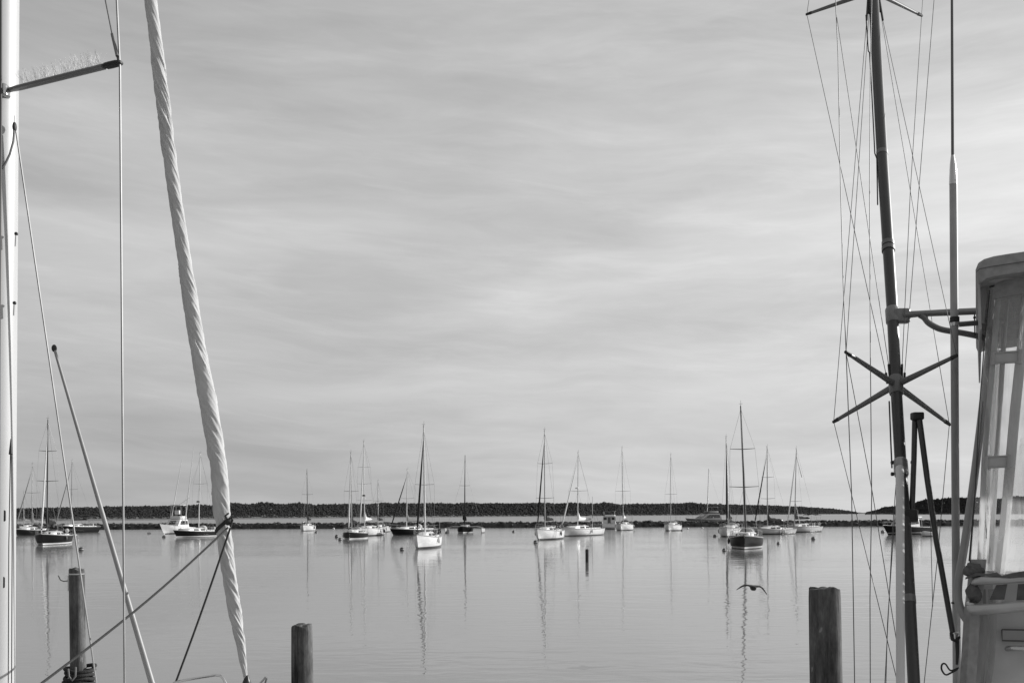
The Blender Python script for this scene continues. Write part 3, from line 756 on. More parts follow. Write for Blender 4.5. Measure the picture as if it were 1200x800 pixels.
def cabin_cruiser():
    h = motorhull(8, 3.0, 1.4, 1.1); loc, rz = fit(h, 706, 722, 619.8, 1, near=False)
    root = thing('cabin_cruiser', 'small white cabin cruiser with boxy flybridge seen stern first by the breakwater', 'motor boat', loc, rz, 'boats moored in the harbour')
    h.hull().build('hull', HW, root); h.deck().build('deck', OFFW(), root)
    hs = house(MB(), -1.8, 1.9, 1.3, 1.25, 1.1, 2.6, 1.0, .05).build('deckhouse', OFFW(), root); glass_band(hs, -1.8, 1.9, 1.3, 1.25, 1.1, 2.6, 1.0, .05)
    MB().box((-1.85, .0, 1.8), (.03, .6, 1.2)).build('door', mat('tinted_door', .1, .2), hs)
    for yy in (-.8, .8): MB().box((-1.83, yy, 2.15), (.03, .6, .5)).build('window', GLASS(), hs)
    MB().rbox((-.6, 0, 2.75), (2.9, 2.4, .36), .2).build('flybridge', WHITE(), root)
    for sx in (-1.8, .5):
        for sd in (1, -1): MB().tube([(sx, sd * 1.1, 2.8), (sx, sd * 1.1, 3.55)], .035, 6).build('canopy_post', STEEL(), root)
    MB().rbox((-.7, 0, 3.6), (2.9, 2.5, .12), .3).build('canopy', MIDC(), root)
    for sd in (1, -1): MB().rbox((-2.9, sd * 1.3, 1.35), (2.2, .12, .45), .05).build('cockpit_coaming', WHITE(), root)
    MB().ball((-2.0, 1.0, 2.85), .2, 12, (.4, 1, 1)).build('life_ring', MIDC(), root)
    MB().box((-4.15, 0, .35), (.5, 2.4, .1)).build('swim_platform', GREY(), root)
cabin_cruiser()

def yacht():
    h = motorhull(13.5, 4.0, 1.9, 1.5); loc, rz = fit(h, 803, 858, 615.8, -1)
    g = hull_mat('grey_hull', .13, .1, .05)
    root = thing('motor_yacht', 'grey streamlined motor yacht rising behind the rock breakwater', 'motor boat', loc, rz, 'boats moored in the harbour')
    h.hull().build('hull', g, root); h.deck().build('deck', GREY(), root)
    gm = mat('grey_house', .16, .4)
    hs = house(MB(), -3.6, 3.4, 1.7, 1.3, 1.5, 3.1, 2.8, .4).build('deckhouse', gm, root); glass_band(hs, -3.6, 3.4, 1.7, 1.3, 1.5, 3.1, 2.8, .4, 4)
    MB().rbox((-1.4, 0, 3.45), (3.2, 2.3, .55), .3).build('flybridge', gm, root)
    MB().rbox((-1.8, 0, 4.75), (2.4, 2.2, .1), .3).build('hardtop', gm, root)
    for sx in (-2.8, -.8):
        for sd in (1, -1): MB().tube([(sx, sd * .95, 3.5), (sx - .1, sd * .95, 4.75)], .04, 6).build('hardtop_post', gm, root)
    M = Matrix.Rotation(rz, 3, 'Z').inverted(); tp = M @ (P(830.5, 549, loc.y) - loc); a = V((-.2, 0, 3.3))
    ms = MB().tube([a, tp], [.11, .07], 8).build('mast', MASTA(), root)
    MB().tube([tp, V((-5.5, 0, 2.2))], .012, 4).build('stay', WIRE(), root); bow_rail(h, root)
yacht()

def picnic_boat():
    h = motorhull(11.5, 3.4, 1.35, .95); loc, rz = fit(h, 1034.5, 1099, 626.5, -1)
    root = thing('lobster_boat', 'low dark motor boat with pale wheelhouse, moored by the wooded bluff', 'motor boat', loc, rz, 'boats moored in the harbour')
    h.hull().build('hull', hull_mat('dark_hull_line', .010, .5, .03, .24, .33), root); h.deck().build('deck', OFFW(), root)
    hs = house(MB(), -1.4, 2.4, 1.35, 1.1, 1.0, 2.35, 1.3, .0).build('wheelhouse', mat('grey_house_pale', .4, .4), root); glass_band(hs, -1.4, 2.4, 1.35, 1.1, 1.0, 2.35, 1.3, .0)
    MB().rbox((-.6, 0, 2.42), (3.4, 2.5, .1), .3).build('roof', WHITE(), root)
    for sd in (1, -1): MB().tube([(-2.2, sd * 1.15, 1.0), (-2.1, sd * 1.12, 2.4)], .035, 6).build('roof_post', STEEL(), root)
    MB().tube([(-1.0, 0, 2.4), (-1.05, 0, 5.2)], [.04, .02], 6).build('mast', MASTA(), root)
    MB().lathe([(.05, 0), (.25, .02), (.26, .1), (.1, .2)], (-.2, 0, 2.5), 12).build('radar_dome', WHITE(), root)
    bow_rail(h, root, .5, .5)
    d = Hull(3.2, 1.5, .6, .5, stern=.85)
    dl, dr = fit(d, 1080, 1098, 628.3, -1)
    t = thing('dinghy', 'small pale dinghy tied alongside the low dark motor boat', 'dinghy', dl, dr)
    d.hull().build('hull', HW2, t); d.deck(-.22).build('floor', OFFW(), t)
    for sd in (1, -1): d.rail(sd, .06).build('gunwale', WHITE(), t)
    for xx in (-.6, .4): MB().box((xx, 0, .42), (.28, d.b(d.at(xx)) * 1.8, .04)).build('thwart', GREY(), t)
    o = MB().rbox((-1.75, 0, .75), (.3, .26, .4), .1).build('outboard_motor', BLACK(), t); MB().box((-1.72, 0, .25), (.12, .08, .7)).build('motor_leg', BLACK(), o)
picnic_boat()

# ------------------------------------------------------------------ mooring balls
def buoy(px, y, rp, label, shade='dark', stick=False):
    d = depth(px, y + rp * .6); r = rp * d / F
    p = P(px, y, d); p.z = r * .45
    t = thing('mooring_buoy', label, 'buoy', (p.x, p.y, 0), 0, 'mooring buoys floating in the harbour')
    m = mat('dark_buoy', .05, .5) if shade == 'dark' else mat('white_buoy', .7, .4) if shade == 'white' else mat('grey_buoy', .2, .5)
    MB().ball((0, 0, r * .45), r, 14).build('float', m, t)
    MB().lathe([(r * 1.005, r * .35), (r * 1.02, r * .4), (r * 1.02, r * .55), (r * 1.0, r * .6)], (0, 0, 0), 14).build('band', mat('pale_band', .4, .5), t)
    MB().tube([(0, 0, r * 1.4), (.0, 0, r * 1.7), (.05, 0, r * 1.75), (.09, 0, r * 1.6)], .014, 5).build('pickup_eye', STEEL(), t)
    if stick: MB().tube([(r * .3, 0, r), (r * .5, 0, r * 2.6)], [.02, .012], 5).build('pickup_stick', MASTW(), t)
    return t
buoy(95, 643, 2.9, 'dark buoy under the stern of the tall masted dark sloop')
buoy(174.5, 624, 2.0, 'pale buoy floating ahead of the white fishing boat', 'white')
buoy(192, 628.5, 2.0, 'grey buoy just below the bow of the white fishing boat', 'grey')
buoy(370.5, 623, 1.6, 'small dark buoy close beside the lone small sloop')
buoy(391, 619, 1.3, 'tiny white buoy between the lone sloop and the overlapping pair', 'white')
buoy(394.5, 628, 2.2, 'farther of two dark buoys ahead of the overlapping sloops')
buoy(398.5, 631.5, 2.2, 'nearer of two dark buoys ahead of the overlapping sloops')
buoy(471, 643, 2.6, 'dark buoy tied by a line to the bow-on white sloop')
buoy(601.8, 622.5, 1.7, 'dark buoy alone in open water between trimaran and white sloop', 'dark', True)
buoy(627.5, 634.5, 2.4, 'dark buoy at the bow of the white sloop with the slim dark jib')
buoy(799, 621, 1.4, 'dark buoy at the stern of the lone sloop with slender pale mast')
buoy(806, 619, 1.3, 'white buoy just past the lone sloop with slender pale mast', 'white')
buoy(823, 618.3, 1.3, 'white buoy before the rocks under the grey motor yacht', 'white')
buoy(837.5, 627.5, 1.9, 'dark buoy off the bow of the sloop with the black sail cover')
buoy(848.5, 644, 2.3, 'dark buoy beside the bow-on black sloop', 'dark', True)
buoy(912, 636, 1.8, 'dark buoy floating in front of the sloop with sloping dark jib')
buoy(953, 630.5, 2.4, 'dark buoy in front of the sloop with the pale pennant')
buoy(1034.5, 622.5, 2.3, 'grey buoy at the bow of the low dark motor boat', 'grey')

def mooring_line():
    a, b = P(473, 642.5, depth(471, 644.5)), P(486, 640, depth(486, 644))
    a.z = .2; b.z = .9
    mb = MB().tube([a + (b - a) * q + V((0, 0, -.5 * sin(pi * q))) * .7 for q in [i / 8 for i in range(9)]], .022, 5)
    tag(mb.build('mooring_rope', mat('pale_rope', .35, .9)), 'pale mooring rope from the dark buoy to the bow-on white sloop', 'rope')
mooring_line()

def spar():
    d = depth(688, 658.5); p = P(688, 658, d)
    t = thing('spar_buoy', 'thin black spar standing upright in open water before the long white ketch', 'marker post', (p.x, p.y, 0))
    r = 2.0 * d / F; H = P(688, 643, d).z
    MB().lathe([(r, -1), (r, H - .1), (r * .96, H - .02), (r * .7, H)], (0, 0, 0), 14).build('post', mat('tarred_post', .025, .6, bump=.01), t)
    MB().lathe([(r * 1.06, H * .72), (r * 1.08, H * .74), (r * 1.08, H * .8), (r * 1.06, H * .82)], (0, 0, 0), 14).build('band', mat('post_band', .06, .5), t)
spar()

# ------------------------------------------------------------------ pilings
def wood_mat():
    m, nt, b = new_mat('weathered_piling'); N, L = nt.nodes, nt.links
    tc = N.new('ShaderNodeTexCoord')
    def nz(scale, stretch, detail):
        mp = N.new('ShaderNodeMapping'); mp.inputs['Scale'].default_value = stretch; L.new(tc.outputs['Object'], mp.inputs[0])
        n = N.new('ShaderNodeTexNoise'); n.inputs['Scale'].default_value = scale; n.inputs['Detail'].default_value = detail; n.inputs['Roughness'].default_value = .65
        L.new(mp.outputs[0], n.inputs['Vector']); return n.outputs['Fac']
    grain = nz(30, (1, 1, .05), 7); blotch = nz(5, (1, 1, .35), 5); fine = nz(60, (1, 1, .25), 3)
    def mrange(x, a, b_, c, d):
        r = N.new('ShaderNodeMapRange'); r.inputs[1].default_value = a; r.inputs[2].default_value = b_; r.inputs[3].default_value = c; r.inputs[4].default_value = d
        L.new(x, r.inputs[0]); return r.outputs[0]
    def mul(a, c):
        n = N.new('ShaderNodeMath'); n.operation = 'MULTIPLY'; L.new(a, n.inputs[0]); L.new(c, n.inputs[1]); return n.outputs[0]
    split = nz(11, (1, 1, .035), 3)
    dark = mrange(split, .36, .42, .3, 1.0)                       # long drying splits
    v = mul(mul(mul(mrange(grain, .3, .7, .10, .2), mrange(blotch, .35, .65, .4, 1.2)), mrange(fine, .3, .7, .75, 1.2)), dark)
    drop = mrange(nz(9, (1, 1, .55), 4), .66, .72, 0.0, 1.0)      # old droppings and salt stains
    mxr = N.new('ShaderNodeMix'); L.new(drop, mxr.inputs['Factor']); L.new(v, mxr.inputs['A']); mxr.inputs['B'].default_value = .3
    L.new(mxr.outputs['Result'], b.inputs['Base Color']); b.inputs['Roughness'].default_value = .9; b.inputs['Specular IOR Level'].default_value = .2
    ad = N.new('ShaderNodeMath'); ad.operation = 'ADD'; L.new(grain, ad.inputs[0]); L.new(dark, ad.inputs[1])
    bp = N.new('ShaderNodeBump'); bp.inputs['Strength'].default_value = .8; bp.inputs['Distance'].default_value = .012
    L.new(ad.outputs[0], bp.inputs['Height']); L.new(bp.outputs[0], b.inputs['Normal'])
    return m
WOOD = wood_mat()

def piling(label, Y, pxl, pxr, ytop, lean, seed, name='piling'):
    c = P((pxl + pxr) / 2, ytop, Y); r = (pxr - pxl) / 2 * Y / F
    t = thing(name, label, 'piling', (c.x, c.y, 0), 0, 'wooden pilings in the water')
    mb = MB(); n = 48; rings = []
    H = c.z - .012
    zs = [-1.6] + [H * i / 26 for i in range(27)]
    for z in zs:
        q = (H - z) / H; ring = []
        for k in range(n):
            a = 2 * pi * k / n
            dn = mnoise.noise(V((cos(a) * 2.2 + seed, sin(a) * 2.2, z * .5))) * .05 + mnoise.noise(V((cos(a) * 9 + seed, sin(a) * 9, z * 1.6))) * .018
            rr = r * (1 + .07 * q + dn)
            if z == zs[-1]: rr *= .975
            zz = z + (mnoise.noise(V((cos(a) * 1.5, sin(a) * 1.5, seed))) * .035 if z > H * .97 else 0)
            ring.append(V((rr * cos(a) + lean * q * H, rr * sin(a), zz)))
        rings.append(ring)
    top = rings[-1]; cz = sum(p.z for p in top) / n
    for f in (.93, .6, .25):
        rings.append([V((p.x * f, p.y * f, lerp(cz, p.z, f) + .006 + .012 * mnoise.noise(V((p.x * 20 * f, p.y * 20 * f, seed))))) for p in top])
    mb.loft(rings, cap0=True, cap1=True)
    mb.build('post', WOOD, t)
    return t, c, r
piling('thick weathered wooden piling standing by the dark outrigger pole', 9.5, 948, 984, 688, .012, 3.1)
piling('short weathered wooden piling with one sunlit edge, alone below the overlapping sloops', 14.0, 341.5, 366, 731.5, .002, 8.7)
pl, pc, pr = piling('slim wooden piling wrapped lower down by coils of dark rope', 13.0, 81, 98.5, 665.5, .012, 5.3)
# metal strap and hook near its top
b_ = MB().lathe([(pr * 1.05, -.008), (pr * 1.08, -.006), (pr * 1.08, .012), (pr * 1.05, .014)], (0.004, 0, pc.z - .075), 24).build('metal_strap', STEEL(), pl)
MB().box((-pr * .72, -pr * .78, pc.z - .19), (.018, .02, .2)).build('cleat_plate', mat('pale_metal', .55, .4, .3), pl)
MB().tube([(-pr, -.05, pc.z - .16), (-pr - .05, -.05, pc.z - .165), (-pr - .09, -.05, pc.z - .15), (-pr - .12, -.05, pc.z - .09)], .007, 6).build('hook', mat('hook_iron', .2, .5, .6), pl)
def coil():
    z0 = P(90, 779, 13).z; r = pr * 1.75; mb = MB(); pts = []
    for i in range(7 * 24):
        a = 2 * pi * i / 24; k = i / 24
        rr = r + .012 * sin(i * .61) + .01 * sin(i * .23 + 1)
        pts.append(V((pc.x + rr * cos(a) + .03, pc.y + rr * sin(a), z0 - .02 - k * .052 + .011 * sin(a * 2 + i * .05))))
    mb.tube(pts, .025, 8)
    o = mb.build('coiled_rope', mat('black_rope', .03, .9, bump=.01, scale=40)); tag(o, 'thick dark rope coiled round the slim piling', 'rope')
    t = MB(); a = P(80, 783, 12.72); t.tube([a, a + V((.01, 0, -.1)), a + V((.05, 0, -.15)), a + V((.09, 0, -.1)), a + V((.095, 0, .02))], .012, 7)
    t.build('rope_loop', mat('grey_rope', .2, .9), o)
coil()

# ------------------------------------------------------------------ near sailboat on the left
def left_boat():
    MBASE = V((-4.04, 8.0, 0)); bd = V((.47, .8827, 0)); sd = V((.8827, -.47, 0))     # bow direction, starboard direction
    L = 8.5; cen = MBASE + bd * (2.85 - L / 2)
    root = thing('sailboat', 'large sailboat with white mast and white furled headsail, tied up close by', 'sailboat', (cen.x, cen.y, 0), atan2(bd.y, bd.x))
    h = Hull(L, 2.75, 1.08, .85)
    h.hull().build('hull', HW, root); h.deck().build('deck', OFFW(), root)
    cb = cabin_mb(h, -1.2, 1.6, .64, .42).build('cabin', WHITE(), root); windows(h, root, cb, -1.2, 1.6, .64, .42, 2)
    for s_ in (1, -1): h.rail(s_).build('toe_rail', mat('teak_rail', .14, .6), root)
    # mast: right edge follows the photo, elliptical section
    mm = mat('white_spar', .52, .4, var=.04, scale=3, stretch=(1, 1, .2))
    lo, hi = P(-1.5, 800, 8.0), P(3.6, 0, 8.0)
    up = (hi - lo).normalized()
    foot = lo + up * ((1.25 - lo.z) / up.z); top = lo + up * ((15.2 - lo.z) / up.z)
    n = 28; rings = []
    for p, k in ((foot, 1), (lo, 1), (hi, 1), (lerp(hi, top, .6), .95), (top, .7)):
        rings.append([p + bd * (.132 * k * cos(2 * pi * j / n)) + sd * (.085 * k * sin(2 * pi * j / n)) for j in range(n)])
    ms = MB().loft(rings).build('mast', mm, root, world=True)
    def MP(px, py, out=.0): return P(px, py, 7.92 - out)
    # sail track groove, halyard exit slots and holes
    dk = mat('dark_slot', .03, .7)
    def slot(px, py, wpx, hpx):
        c = None; y_ = 7.6                                    # walk the line of sight to the mast's skin
        while c is None and y_ < 8.3:
            q = P(px, py, y_); ax_ = lo + up * ((q.z - lo.z) / up.z); dd = q - ax_
            if (dd.dot(bd) / .132) ** 2 + (dd.dot(sd) / .085) ** 2 <= 1: c = q
            y_ += .002
        c = c or P(px, py, 7.9)
        rx, rz_ = wpx * 8 / F / 2, hpx * 8 / F / 2; rt_ = V((.89, .45, 0)); vd = V((-.45, .89, 0))
        ring = [c + rt_ * (rx * cos(a)) + V((0, 0, (rz_ - rx) * (1 if sin(a) > 0 else -1) + rx * sin(a))) for a in [2 * pi * k / 20 + .01 for k in range(20)]]
        MB().loft([[p - vd * .003 for p in ring], [p + vd * .05 for p in ring]]).build('mast_slot', dk, ms, world=True)
    slot(5, 604, 3.2, 13); slot(4, 682, 3.2, 13)
    # two halyards coming out of the mast
    for x0, x1 in ((12.2, 10.3), (13.4, 14.2)):
        MB().tube([MP(12.8, 516, .0), MP(x0, 535, .03), MP(x1, 640, .045), MP(x1 - .6, 800, .05), MP(x1 - .8, 860, .05)], .0042, 6).build('halyard', mat('dark_line', .05, .8), root, world=True)
    MB().tube([MP(12.8, 514, .0), MP(12.6, 532, .03)], [.004, .016], 8).build('halyard_exit', BLACK(), ms, world=True)
    MB().tube([P(0.8, -60, 7.86), P(0.6, 110, 7.86), P(-1.2, 420, 7.86), P(-3, 860, 7.86)], [.012, .012, .011, .011], 10).build('sail_track', mat('track_dark', .05, .6), ms, world=True)
    # fittings
    for px, py in ((19, 274), (17, 355)):
        c = MP(px, py, -.03)
        f = MB().ball(c, .015, 10).build('mast_fitting', BLACK(), ms, world=True)
        MB().tube([c, c + V((-.006, 0, -.1))], .008, 6).build('pin', STEEL(), f, world=True)
    # block and lines on the fore side
    c = MP(17, 149, -.02); bk = MB().ball(c, .032, 12, (.5, .7, 1.3)).build('block', BLACK(), ms, world=True)
    MB().tube([c + V((0, 0, .0)), c + V((0, 0, .09))], .007, 6).build('shackle', STEEL(), bk, world=True)
    MB().tube([c, MP(15.5, 166), MP(11.5, 181), MP(5.5, 193), MP(-2, 203)], .0095, 6).build('halyard', mat('grey_rope', .2, .9), root, world=True)
    a, b = P(19, 155, 7.95), P(113, 800, 8.3)
    MB().tube([a, a + (b - a) * 1.12], .0075, 6).build('lower_shroud', mat('bright_wire', .3, .5, .4), root, world=True)
    # spreader
    rt, tp = P(8, 106.5, 7.97), P(141, 73.5, 7.5)
    ax = (tp - rt).normalized(); ch = V((-.35, .9, .1)); ch = (ch - ax * ch.dot(ax)).normalized(); vt = ax.cross(ch).normalized()
    if vt.z < 0: vt = -vt
    n = 20; rings = []
    for q, k in ((.0, .8), (.05, .85), (.12, 1), (.5, 1.02), (.87, 1)):
        p = rt + (tp - rt) * q; rings.append([p + ch * (.038 * k * cos(2 * pi * j / n)) + vt * (.0195 * k * sin(2 * pi * j / n)) for j in range(n)])
    spm = mat('grey_spar', .2, .4, .3)
    sp = MB().loft(rings).build('spreader', spm, ms, world=True)
    rings = []
    for q, k in ((.885, 1.04), (.92, 1.1), (.975, 1.05), (1.0, .8), (1.01, .4)):
        p = rt + (tp - rt) * q; rings.append([p + ch * (.038 * k * cos(2 * pi * j / n)) + vt * (.0215 * k * sin(2 * pi * j / n)) for j in range(n)])
    MB().loft(rings).build('spreader_boot', BLACK(), ms, world=True)
    MB().rbox(P(6, 107, 7.93), (.06, .1, .1), .03).build('spreader_root', STEEL(), ms, world=True)
    # bird spikes: fine wires leaning every way
    mb = MB(); rng = random.Random(3)
    for i in range(190):
        q = rng.uniform(.14, .86); p = rt + (tp - rt) * q + vt * .018
        e = p + vt * rng.uniform(.07, .115) + ax * rng.uniform(-.045, .045) + ch * rng.uniform(-.05, .05)
        mb.tube([p, e], .0012, 4)
    mb.build('bird_spike_strip', mat('spike_wire', .8, .4, .0), ms, world=True)
    # shrouds
    wm = mat('bright_wire', .3, .5, .4)
    lowp = P(146, 800, 7.4); tip2 = P(140.5, 76, 7.49)
    MB().tube([lowp + (lowp - tip2) * .16, lowp, tip2], .0085, 6).build('shroud', wm, root, world=True)
    MB().tube([P(140, 71, 7.5), P(136.8, 0, 7.51), P(132, -110, 7.55)], .0085, 6).build('shroud', wm, root, world=True)
    MB().tube([P(138, 70, 7.5), P(131, 38, 7.53), P(123.5, 0, 7.56), P(100, -110, 7.65)], .0062, 6).build('diagonal_shroud', mat('dull_wire', .2, .5, .5), root, world=True)
    tb = MB(); tb.tube([P(137.4, 66, 7.49), P(131.5, 40, 7.52)], .0125, 8); tb.build('turnbuckle', mat('dull_wire', .2, .5, .5), root, world=True)
    # furled headsail on its stay
    cl = [(-60, 168.3), (0, 176), (100, 189), (200, 200.5), (300, 215), (400, 231), (450, 240), (545, 255.5), (600, 260.5), (640, 264.5), (700, 272.5), (750, 281), (795, 288)]
    wt = [(-60, 13), (0, 14), (150, 14), (300, 15), (400, 17), (450, 19.5), (545, 18.8), (590, 19), (612, 15.5), (640, 17), (700, 14.2), (750, 10.5), (780, 6.5), (795, 4)]
    def sailp(y):
        q = (795 - y) / 795.0; return P(table(cl, y), y, 10.4 - 1.12 * q)
    n, m = 72, 560; rings = []
    for i in range(m + 1):
        y = 795 - (855.0 * i / m); c = sailp(y); c2 = sailp(y - 4); t = (c2 - c).normalized()
        a = (V((1, 0, 0)) - t * t.x).normalized(); b = t.cross(a); r = table(wt, y) / 2 * c.y / F; s_ = c.z
        ring = []
        for k in range(n):
            th = 2 * pi * k / n
            ph = s_ * 3.0 + 1.3 * mnoise.noise(V((s_ * .55, 3.3, 4)))
            lap = ((th + ph) / (2 * pi)) % 1.0
            fold = .17 * lap - .085                                # one overlapping edge winding down the roll
            am = .5 + 1.1 * max(0, mnoise.noise(V((s_ * .8, 8.1, 2))) + .25)
            q1 = th + s_ * 4.4 + 1.2 * mnoise.noise(V((s_ * .7, 1.2, 9)))
            fold += .14 * am * mnoise.noise(V((cos(q1) * 2.4, sin(q1) * 2.4, s_ * 1.3)))
            q2 = th + s_ * 6.2
            fold += .25 * am * (abs(mnoise.noise(V((cos(q2) * 4.5, sin(q2) * 4.5, s_ * 1.9)))) - .2)
            fold += .05 * mnoise.noise(V((cos(q2) * 11, sin(q2) * 11, s_ * 4)))
            fold += .03 * mnoise.noise(V((cos(th) * 3, sin(th) * 3, s_ * 9)))
            if y > 600: fold += .06 * mnoise.noise(V((cos(th) * 1.8, sin(th) * 1.8, s_ * 15 + th * .6)))
            if 606 < y < 622: fold -= .06
            rr = r * (1.0 + fold)
            ring.append(c + a * (rr * cos(th)) + b * (rr * sin(th)))
        rings.append(ring)
    sm_ = mat('furled_cloth', .54, .9, var=.07, scale=9, bump=.004, stretch=(1, 1, .4))
    fs = MB().loft(rings).build('furled_headsail', sm_, root, world=True, sharp=80)
    d0 = sailp(795)
    MB().tube([sailp(-55), sailp(-55) + (sailp(-60) - sailp(-55)).normalized() * 5.5], .006, 6).build('forestay', wm, root, world=True)
    # sun-strip edge of the cloth
    e = [(253.5, 535), (258.5, 515), (257.5, 545), (252, 552)]
    # furling drum and bow fittings
    dr = MB().lathe([(.02, -.16), (.06, -.15), (.085, -.12), (.085, -.06), (.05, -.03), (.03, .02), (.02, .06)], tuple(d0 + V((0.01, 0, -.02))), 20).build('furling_drum', mat('drum_black', .03, .35), root, world=True)
    MB().tube([d0 + V((.02, 0, -.15)), V((d0.x + .06, d0.y + .1, 1.08))], .012, 6).build('tack_fitting', STEEL(), dr, world=True)
    # pulpit
    pm = mat('pulpit_steel', .6, .2, .95, var=.05)
    mb = MB(); pts = [P(150, 850, 9.7), P(205, 799, 9.8), P(215, 796.5, 9.85), P(236, 793, 9.9), P(252, 790.5, 10.0), P(258, 791, 10.0), P(262, 795, 10.0), P(266, 803, 10.0), P(272, 835, 10.0)]
    mb.tube(pts, .0125, 8); mb.build('pulpit', pm, root, world=True)
    MB().tube([P(296, 830, 10.75), P(305, 800, 10.75), P(311, 793, 10.75), P(312.5, 794, 10.8), P(310, 803, 10.8), P(306, 830, 10.8)], .0125, 8).build('bow_rail', pm, root, world=True)
    # raised pole with a black tip
    a, b = P(63.5, 408, 9.3), P(178, 800, 9.0); ex = b + (b - a) * .14
    po = MB().tube([a, a + (b - a) * .5, b, ex], [.0125, .02, .027, .028], 40).build('stowed_pole', mat('pole_alloy', .3, .5, .1), root, world=True)
    MB().ball(a, .024, 12, (1, 1, 1.5)).build('pole_tip', BLACK(), po, world=True)
    # rope tied round the sail, its two tails led down
    rm = mat('dark_tie_rope', .04, .9, bump=.006, scale=60)
    rp = MB(); pts = []
    for i in range(60):
        th = 2 * pi * i / 20; y = 617 - 7 * cos(th) * 1.0 - i * .05; c = sailp(y); r = table(wt, 612) / 2 * c.y / F * 1.14 + .004
        pts.append(c + V((r * cos(th), r * sin(th), 0)))
    rp.tube(pts, .0125, 7)
    kn = P(267.5, 611, sailp(612).y - .1)
    rope = rp.build('sail_tie', rm, None); tag(rope, 'dark rope knotted round the white furled sail with two tails led down', 'rope')
    k = MB(); k.ball(kn, .038, 10); k.tube([kn, kn + V((.03, -.02, .05)), kn + V((.05, -.03, .02)), kn + V((.03, -.02, -.05)), kn], .012, 6); k.tube([kn, kn + V((-.03, 0, .06)), kn + V((.01, -.03, .085))], .011, 6); k.build('knot', rm, rope)
    a = P(267, 618, kn.y)
    b = P(50, 799, 7.6); MB().tube([a + (b - a) * q + V((0, 0, -.05 * sin(pi * min(1, q)))) for q in [i / 12 for i in range(15)]], .0105, 7).build('rope_tail', rm, rope)
    a = P(270, 618, kn.y); b = P(205.5, 800, 9.85); MB().tube([a + (b - a) * q + V((0, 0, -.025 * sin(pi * min(1, q)))) for q in [i / 10 for i in range(12)]], .0105, 7).build('rope_tail', rm, rope)
left_boat()

# ------------------------------------------------------------------ near sport fishing boat on the right
C0 = V((2.33, 5.0, 0)); U = V((.906, -.423, 0)); W = V((.423, .906, 0))
def A(px, py, w=0.0):
    """point of the photo on the boat's aft face, w metres farther forward"""
    dx, dy = px - 600.0, HZ0 - py
    k = (dx * CA + dy * SA) / F
    s = (k * (C0.y + W.y * w) - C0.x - W.x * w) / (U.x - k * U.y)
    Y = C0.y + U.y * s + W.y * w
    return P(px, py, Y)

def vinyl():
    m, nt, b = new_mat('clear_vinyl'); N, L = nt.nodes, nt.links
    out = N['Material Output']
    tr = N.new('ShaderNodeBsdfTransparent'); tr.inputs[0].default_value = (.93, .93, .93, 1)
    gl = N.new('ShaderNodeBsdfGlossy'); gl.inputs['Roughness'].default_value = .08; gl.inputs[0].default_value = (.8, .8, .8, 1)
    df = N.new('ShaderNodeBsdfTranslucent'); df.inputs[0].default_value = (.75, .75, .75, 1)
    tc = N.new('ShaderNodeTexCoord'); mp = N.new('ShaderNodeMapping'); mp.inputs['Scale'].default_value = (9, 9, 1.6)
    nz = N.new('ShaderNodeTexNoise'); nz.inputs['Scale'].default_value = 1; nz.inputs['Detail'].default_value = 4; nz.inputs['Distortion'].default_value = 1.0
    L.new(tc.outputs['Object'], mp.inputs[0]); L.new(mp.outputs[0], nz.inputs['Vector'])
    bp = N.new('ShaderNodeBump'); bp.inputs['Distance'].default_value = .05; bp.inputs['Strength'].default_value = 1; L.new(nz.outputs['Fac'], bp.inputs['Height'])
    L.new(bp.outputs[0], gl.inputs['Normal'])
    fr = N.new('ShaderNodeFresnel'); fr.inputs['IOR'].default_value = 1.45; L.new(bp.outputs[0], fr.inputs['Normal'])
    mr = N.new('ShaderNodeMapRange'); mr.inputs[1].default_value = .42; mr.inputs[2].default_value = .75; mr.inputs[3].default_value = .08; mr.inputs[4].default_value = .6; L.new(nz.outputs['Fac'], mr.inputs[0])
    m1 = N.new('ShaderNodeMixShader'); L.new(mr.outputs[0], m1.inputs[0]); L.new(tr.outputs[0], m1.inputs[1]); L.new(df.outputs[0], m1.inputs[2])
    m2 = N.new('ShaderNodeMixShader'); L.new(fr.outputs[0], m2.inputs[0]); L.new(m1.outputs[0], m2.inputs[1]); L.new(gl.outputs[0], m2.inputs[2])
    L.new(m2.outputs[0], out.inputs['Surface'])
    return m

